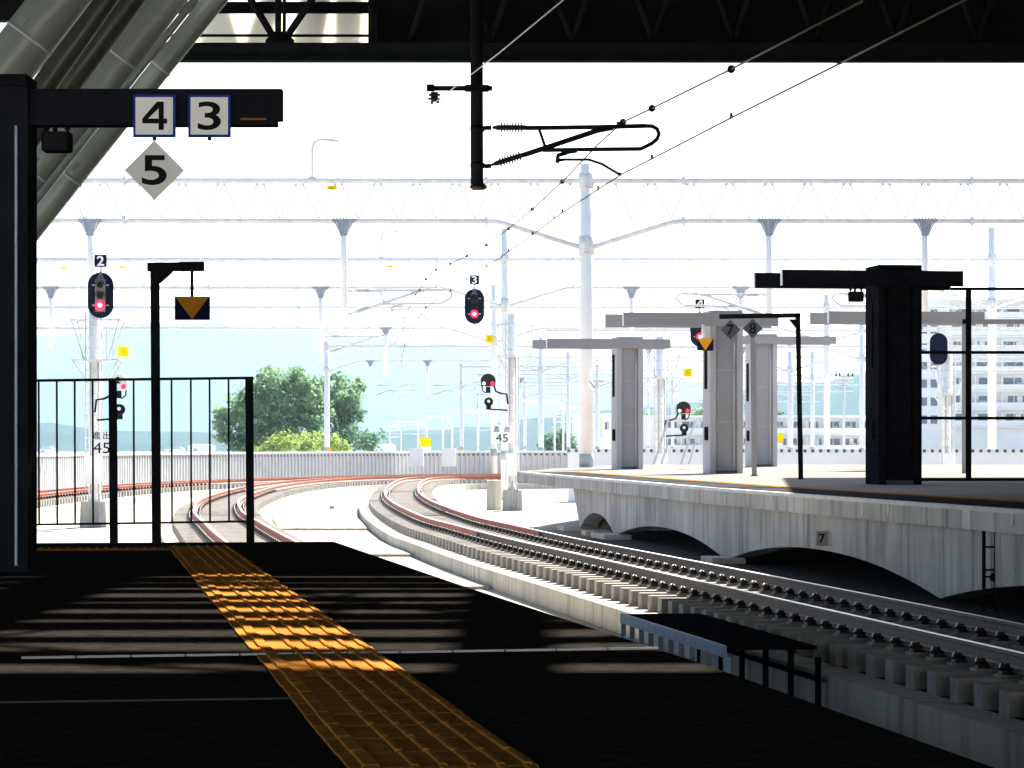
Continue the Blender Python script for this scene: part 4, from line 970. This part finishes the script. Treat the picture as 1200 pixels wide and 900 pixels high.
# ------------------------------------------------------------------ buildings
def block(label, cat_name, Y, x0, x1, ytop, yb, storeys, ystep, bays, seed, blank=0):
    X = lambda px: (px-600)/F*Y
    o = thing(cat_name, label, 'building', (X((x0+x1)/2), Y, -7))
    zt_ = zof(ytop, Y); zb_ = -7; k = F/Y; D = 12
    wv = MB(); wv.box(((X(x0)+X(x1))/2, Y+D/2+1.2, (zt_+zb_)/2), (X(x1)-X(x0), D, zt_-zb_)); wv.build('wall', 'bldw', o)
    MB().box(((X(x0)+X(x1))/2, Y+D/2+.6, zt_+.15), (X(x1)-X(x0)+.5, D+1.8, .35)).build('roof', 'bldw', o)
    rr = random.Random(seed); bwid = (X(x1)-X(x0)-blank)/bays; nwin = 0
    for s in range(storeys):
        z = zt_-(s+1)*ystep
        if z < -4: break
        MB().box(((X(x0)+blank+X(x1))/2, Y+.6, z+.02), (X(x1)-X(x0)-blank, 1.2, .25)).build('balcony_slab', 'bldw', o)
        MB().box(((X(x0)+blank+X(x1))/2, Y+.06, z+.62), (X(x1)-X(x0)-blank, .08, .85)).build('balcony_rail', 'bldw', o)
        for q in range(bays):
            xc = X(x0)+blank+(q+.5)*bwid
            MB().box((xc-bwid*.5, Y+.6, z+1.3), (.18, 1.2, 2.3)).build('divider', 'bldw', o)
            if nwin < 92:
                ww = bwid*rr.uniform(.5, .7); wn = MB().box((xc+rr.uniform(-.1, .1)*bwid, Y+1.19, z+1.15), (ww, .06, 1.9)).build('window', 'win', o); nwin += 1
                if rr.random() < .75: MB().box((wn.matrix_basis.translation.x*0+xc, Y+1.15, z+1.15), (.12, .06, 1.9)).build('mullion', 'bldw', wn)
                if rr.random() < .5: MB().box((xc+rr.uniform(-.3, .3)*bwid, Y+1.12, z+1.3), (ww*.33, .05, 1.5)).build('curtain', 'signw', wn)
                if rr.random() < .4: MB().box((xc+rr.uniform(-.3, .3)*bwid, Y+.5, z+.95), (bwid*.3, .3, .8)).build('laundry', 'bldg', o)
    return o, X, zt_
ap, X, zt_ = block('tall white apartment block with balconies at the right edge', 'apartment_block', 470, 1112, 1330, 352, 520, 7, 2.85, 7, 4)
b = MB(); b.box((X(1094), 472+5, zof(352, 470)/2-3), (X(1112)-X(1076), 9, zof(352, 470)+7)); b.build('side_wing', 'bldw', ap)
for s in range(7):
    z = zt_-(s+1)*2.85+1.2
    if z < -3: break
    for px in (1085, 1097): MB().box((X(px), 472.46, z), (1.05, .08, 1.3)).build('window', 'win', ap)
lb, X, zt2 = block('long low white housing block behind the parapet', 'housing_block', 490, 745, 1072, 489, 545, 3, 2.8, 14, 9, 4.5)
b, X, z_ = block('small blank white building left of the grey columns', 'utility_building', 420, 673, 719, 487, 540, 1, 3, 1, 2, 4)
for k, (px, py, wd, Y, lab) in enumerate(((55, 526, 16, 1500, 'tiny white house above the barrier wall, leftmost'), (236, 523, 30, 1400, 'tiny white house left of the big tree'), (205, 526, 22, 1700, 'tiny distant house between two fence bars'), (452, 523, 22, 1300, 'faint white house right of the big tree'))):
    c = at(px, py, Y); w_ = wd/F*Y; h_ = c.z+7
    o = thing('house', lab, 'house', (c.x, Y, -7)); MB().box((c.x, Y, -7+h_/2), (w_, 8, h_)).build('wall', 'bldw', o)
    MB().prism([(-w_/2-.3, 0), (w_/2+.3, 0), (w_*.3, 1.1), (-w_*.3, 1.1)], (c.x, Y, c.z), (1, 0, 0), (0, 0, 1), 9).build('roof', 'bldw' if k % 2 else 'bldg', o)
    MB().box((c.x-.2*w_, Y-4.03, -7+h_*.75), (w_*.16, .1, 1.2)).build('window', 'bldg', o)
# low yard frames of bent tube far behind the wall
for k, (px, py, x1, Y, w2) in enumerate(((457, 495, 500, 420, 0), (490, 488, 530, 380, 0), (519, 482, 600, 330, 0), (597, 470, 660, 300, 0), (440, 500, 470, 460, 0), (650, 478, 690, 340, 0), (560, 490, 600, 400, 0))):
    o = thing('yard_frame', ('first', 'second', 'third', 'fourth', 'fifth', 'sixth', 'seventh')[(1, 2, 3, 5, 0, 6, 4)[k]]+' rounded white tube frame from the left, far behind the barrier', 'frame', at(px, 530, Y), 0, 'rounded tube frames far behind the barrier')
    p, q = at(px, py, Y), at(x1, py, Y); r_ = .8
    MB().tube([(p.x, Y, -7), (p.x, Y, p.z-r_), (p.x+r_*.3, Y, p.z-r_*.3), (p.x+r_, Y, p.z), (q.x-r_, Y, p.z), (q.x-r_*.3, Y, p.z-r_*.3), (q.x, Y, p.z-r_), (q.x, Y, -7)], .11, 8).build('hoop', 'white', o)
    MB().tube([(p.x, Y, p.z-1.6), (q.x, Y, p.z-1.6)], .07, 6).build('crossbar', 'white', o)
# distribution pole far right, before the hill
ep_ = thing('power_pole', 'grey lattice power pole with cross arms before the blue hill', 'power pole', at(989, 500, 300))
MB().tube([at(989, 545, 300), at(989, 436, 300)], [.16, .1], 10).build('pole', 'galv', ep_)
for py, wd in ((441, 22), (452, 9), (455, 13), (446, 7)): MB().bar(at(989-wd/2, py, 300), at(989+wd/2, py, 300), .1, .12).build('cross_arm', 'bldg', ep_)
b = MB()
for px in (980, 984, 994, 999): MB().tube([at(px, 441, 300), at(px, 437, 300)], .1, 6).build('insulator', 'insul', ep_)

# ------------------------------------------------------------------ trees
def tree(label, name, px, py_base, Y, clumps, leaf_m, nleaf, lsize, seed, trunk=True, group=None):
    rr = random.Random(seed); k = Y/F; base = Vector(((px-600)*k, Y, -7))
    o = thing(name, label, 'tree' if trunk else 'bush', base, 0, group)
    tk = MB(); fol = {}
    root = at(px, py_base, Y)
    if trunk: tk.tube([base, Vector((base.x+.1, Y, root.z)), Vector((root.x, Y, root.z+1.0))], [.38, .3, .22], 10)
    for (cx, cy, rx, ry, m_) in clumps:
        c = at(cx, cy, Y); c.y += rr.uniform(-1.5, 1.5); Rx, Rz = rx*k, ry*k; Ry = (Rx+Rz)*.55
        if trunk:
            s = Vector((root.x, Y, root.z+rr.uniform(-.8, .8))); md = s.lerp(c, .5)+Vector((0, 0, .35))
            tk.tube([s, md, c], [.12, .06, .02], 6)
            for q in range(4):
                e = c+Vector((rr.uniform(-.8, .8)*Rx, rr.uniform(-.8, .8)*Ry, rr.uniform(-.6, .9)*Rz)); tk.tube([md.lerp(c, .5), e], [.025, .008], 5)
        b = fol.setdefault(m_, MB())
        # leaf sprays: sub-clumps on the crown's shell and inside, leaves round each
        nsub = max(12, int(nleaf*rx*ry/150/14))
        for q in range(nsub):
            th, u = rr.uniform(0, 2*math.pi), rr.uniform(-1, 1); rad = rr.random()**.45*rr.uniform(.8, 1.12); sn = math.sqrt(1-u*u)
            sc = c+Vector((Rx*rad*sn*math.cos(th), Ry*rad*sn*math.sin(th), Rz*rad*u)); sr = rr.uniform(.22, .5)*min(1, max(Rx, .8)/1.2)
            for l_ in range(14):
                p = sc+Vector((rr.gauss(0, sr*.6), rr.gauss(0, sr*.6), rr.gauss(0, sr*.45)))
                n = Vector((rr.gauss(0, 1), rr.gauss(0, 1), rr.gauss(.6, 1))).normalized(); a = n.orthogonal().normalized(); a.rotate(Matrix.Rotation(rr.uniform(0, 6.28), 3, n)); bb = n.cross(a)
                sz = lsize*rr.uniform(.6, 1.3); a *= sz; bb *= sz*.55
                b.add([p-a, p-bb*.9+a*.1, p+a, p+bb*.9+a*.1], [(0, 1, 2, 3)])
    if tk.f: tk.build('trunk', 'bark', o)
    for m_, b in fol.items(): b.build('crown', m_, o)
    return o
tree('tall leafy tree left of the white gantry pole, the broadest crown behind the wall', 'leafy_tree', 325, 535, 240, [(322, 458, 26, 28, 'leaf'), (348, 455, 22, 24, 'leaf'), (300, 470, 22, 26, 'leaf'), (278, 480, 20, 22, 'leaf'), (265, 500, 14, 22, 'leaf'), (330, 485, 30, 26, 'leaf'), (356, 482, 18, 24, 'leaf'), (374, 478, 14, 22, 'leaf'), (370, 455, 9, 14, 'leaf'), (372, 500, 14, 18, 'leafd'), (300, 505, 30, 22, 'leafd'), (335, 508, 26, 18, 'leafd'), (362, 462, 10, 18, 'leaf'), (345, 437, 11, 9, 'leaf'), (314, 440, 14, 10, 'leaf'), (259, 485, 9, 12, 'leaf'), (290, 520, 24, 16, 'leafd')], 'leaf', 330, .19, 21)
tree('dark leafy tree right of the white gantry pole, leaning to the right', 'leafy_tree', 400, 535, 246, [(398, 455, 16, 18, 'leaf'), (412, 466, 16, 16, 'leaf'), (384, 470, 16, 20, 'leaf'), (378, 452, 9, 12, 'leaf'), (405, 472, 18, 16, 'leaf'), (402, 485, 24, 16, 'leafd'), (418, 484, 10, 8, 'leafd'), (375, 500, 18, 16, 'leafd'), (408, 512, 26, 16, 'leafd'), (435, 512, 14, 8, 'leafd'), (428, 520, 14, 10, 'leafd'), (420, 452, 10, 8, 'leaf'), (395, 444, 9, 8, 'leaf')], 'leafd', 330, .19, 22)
tree('yellow green bush left of the white gantry pole, below the big tree', 'bush', 332, 535, 232, [(330, 517, 18, 15, 'leafy'), (318, 523, 12, 11, 'leafy'), (343, 520, 12, 11, 'leafy'), (306, 527, 9, 7, 'leafy')], 'leafy', 360, .15, 23, False)
tree('yellow green bush around the foot of the white gantry pole', 'bush', 375, 535, 233, [(365, 518, 16, 14, 'leafy'), (385, 519, 16, 13, 'leafy'), (399, 525, 11, 9, 'leafy'), (354, 525, 9, 9, 'leafy')], 'leafy', 360, .15, 24, False)
tree('dark green round tree seen between far gantry poles', 'leafy_tree', 655, 545, 380, [(655, 515, 16, 14, 'leafd'), (664, 525, 12, 16, 'leafd'), (642, 524, 13, 14, 'leafd'), (655, 532, 18, 12, 'leafd')], 'leafd', 420, .28, 25)
tree('small green treetop above the low white building, near the domed signal', 'leafy_tree', 822, 520, 560, [(812, 486, 12, 8, 'leaf'), (824, 483, 10, 8, 'leaf'), (832, 488, 8, 6, 'leaf')], 'leaf', 420, .32, 26)
tree('small green treetop left of the domed signal mast', 'leafy_tree', 760, 520, 560, [(756, 488, 8, 6, 'leaf'), (765, 489, 8, 5, 'leaf')], 'leaf', 420, .32, 27)
tree('small dark treetop beside the rightmost grey column', 'leafy_tree', 911, 520, 540, [(906, 484, 5, 6, 'leafd'), (914, 486, 5, 4, 'leafd')], 'leafd', 420, .28, 28)
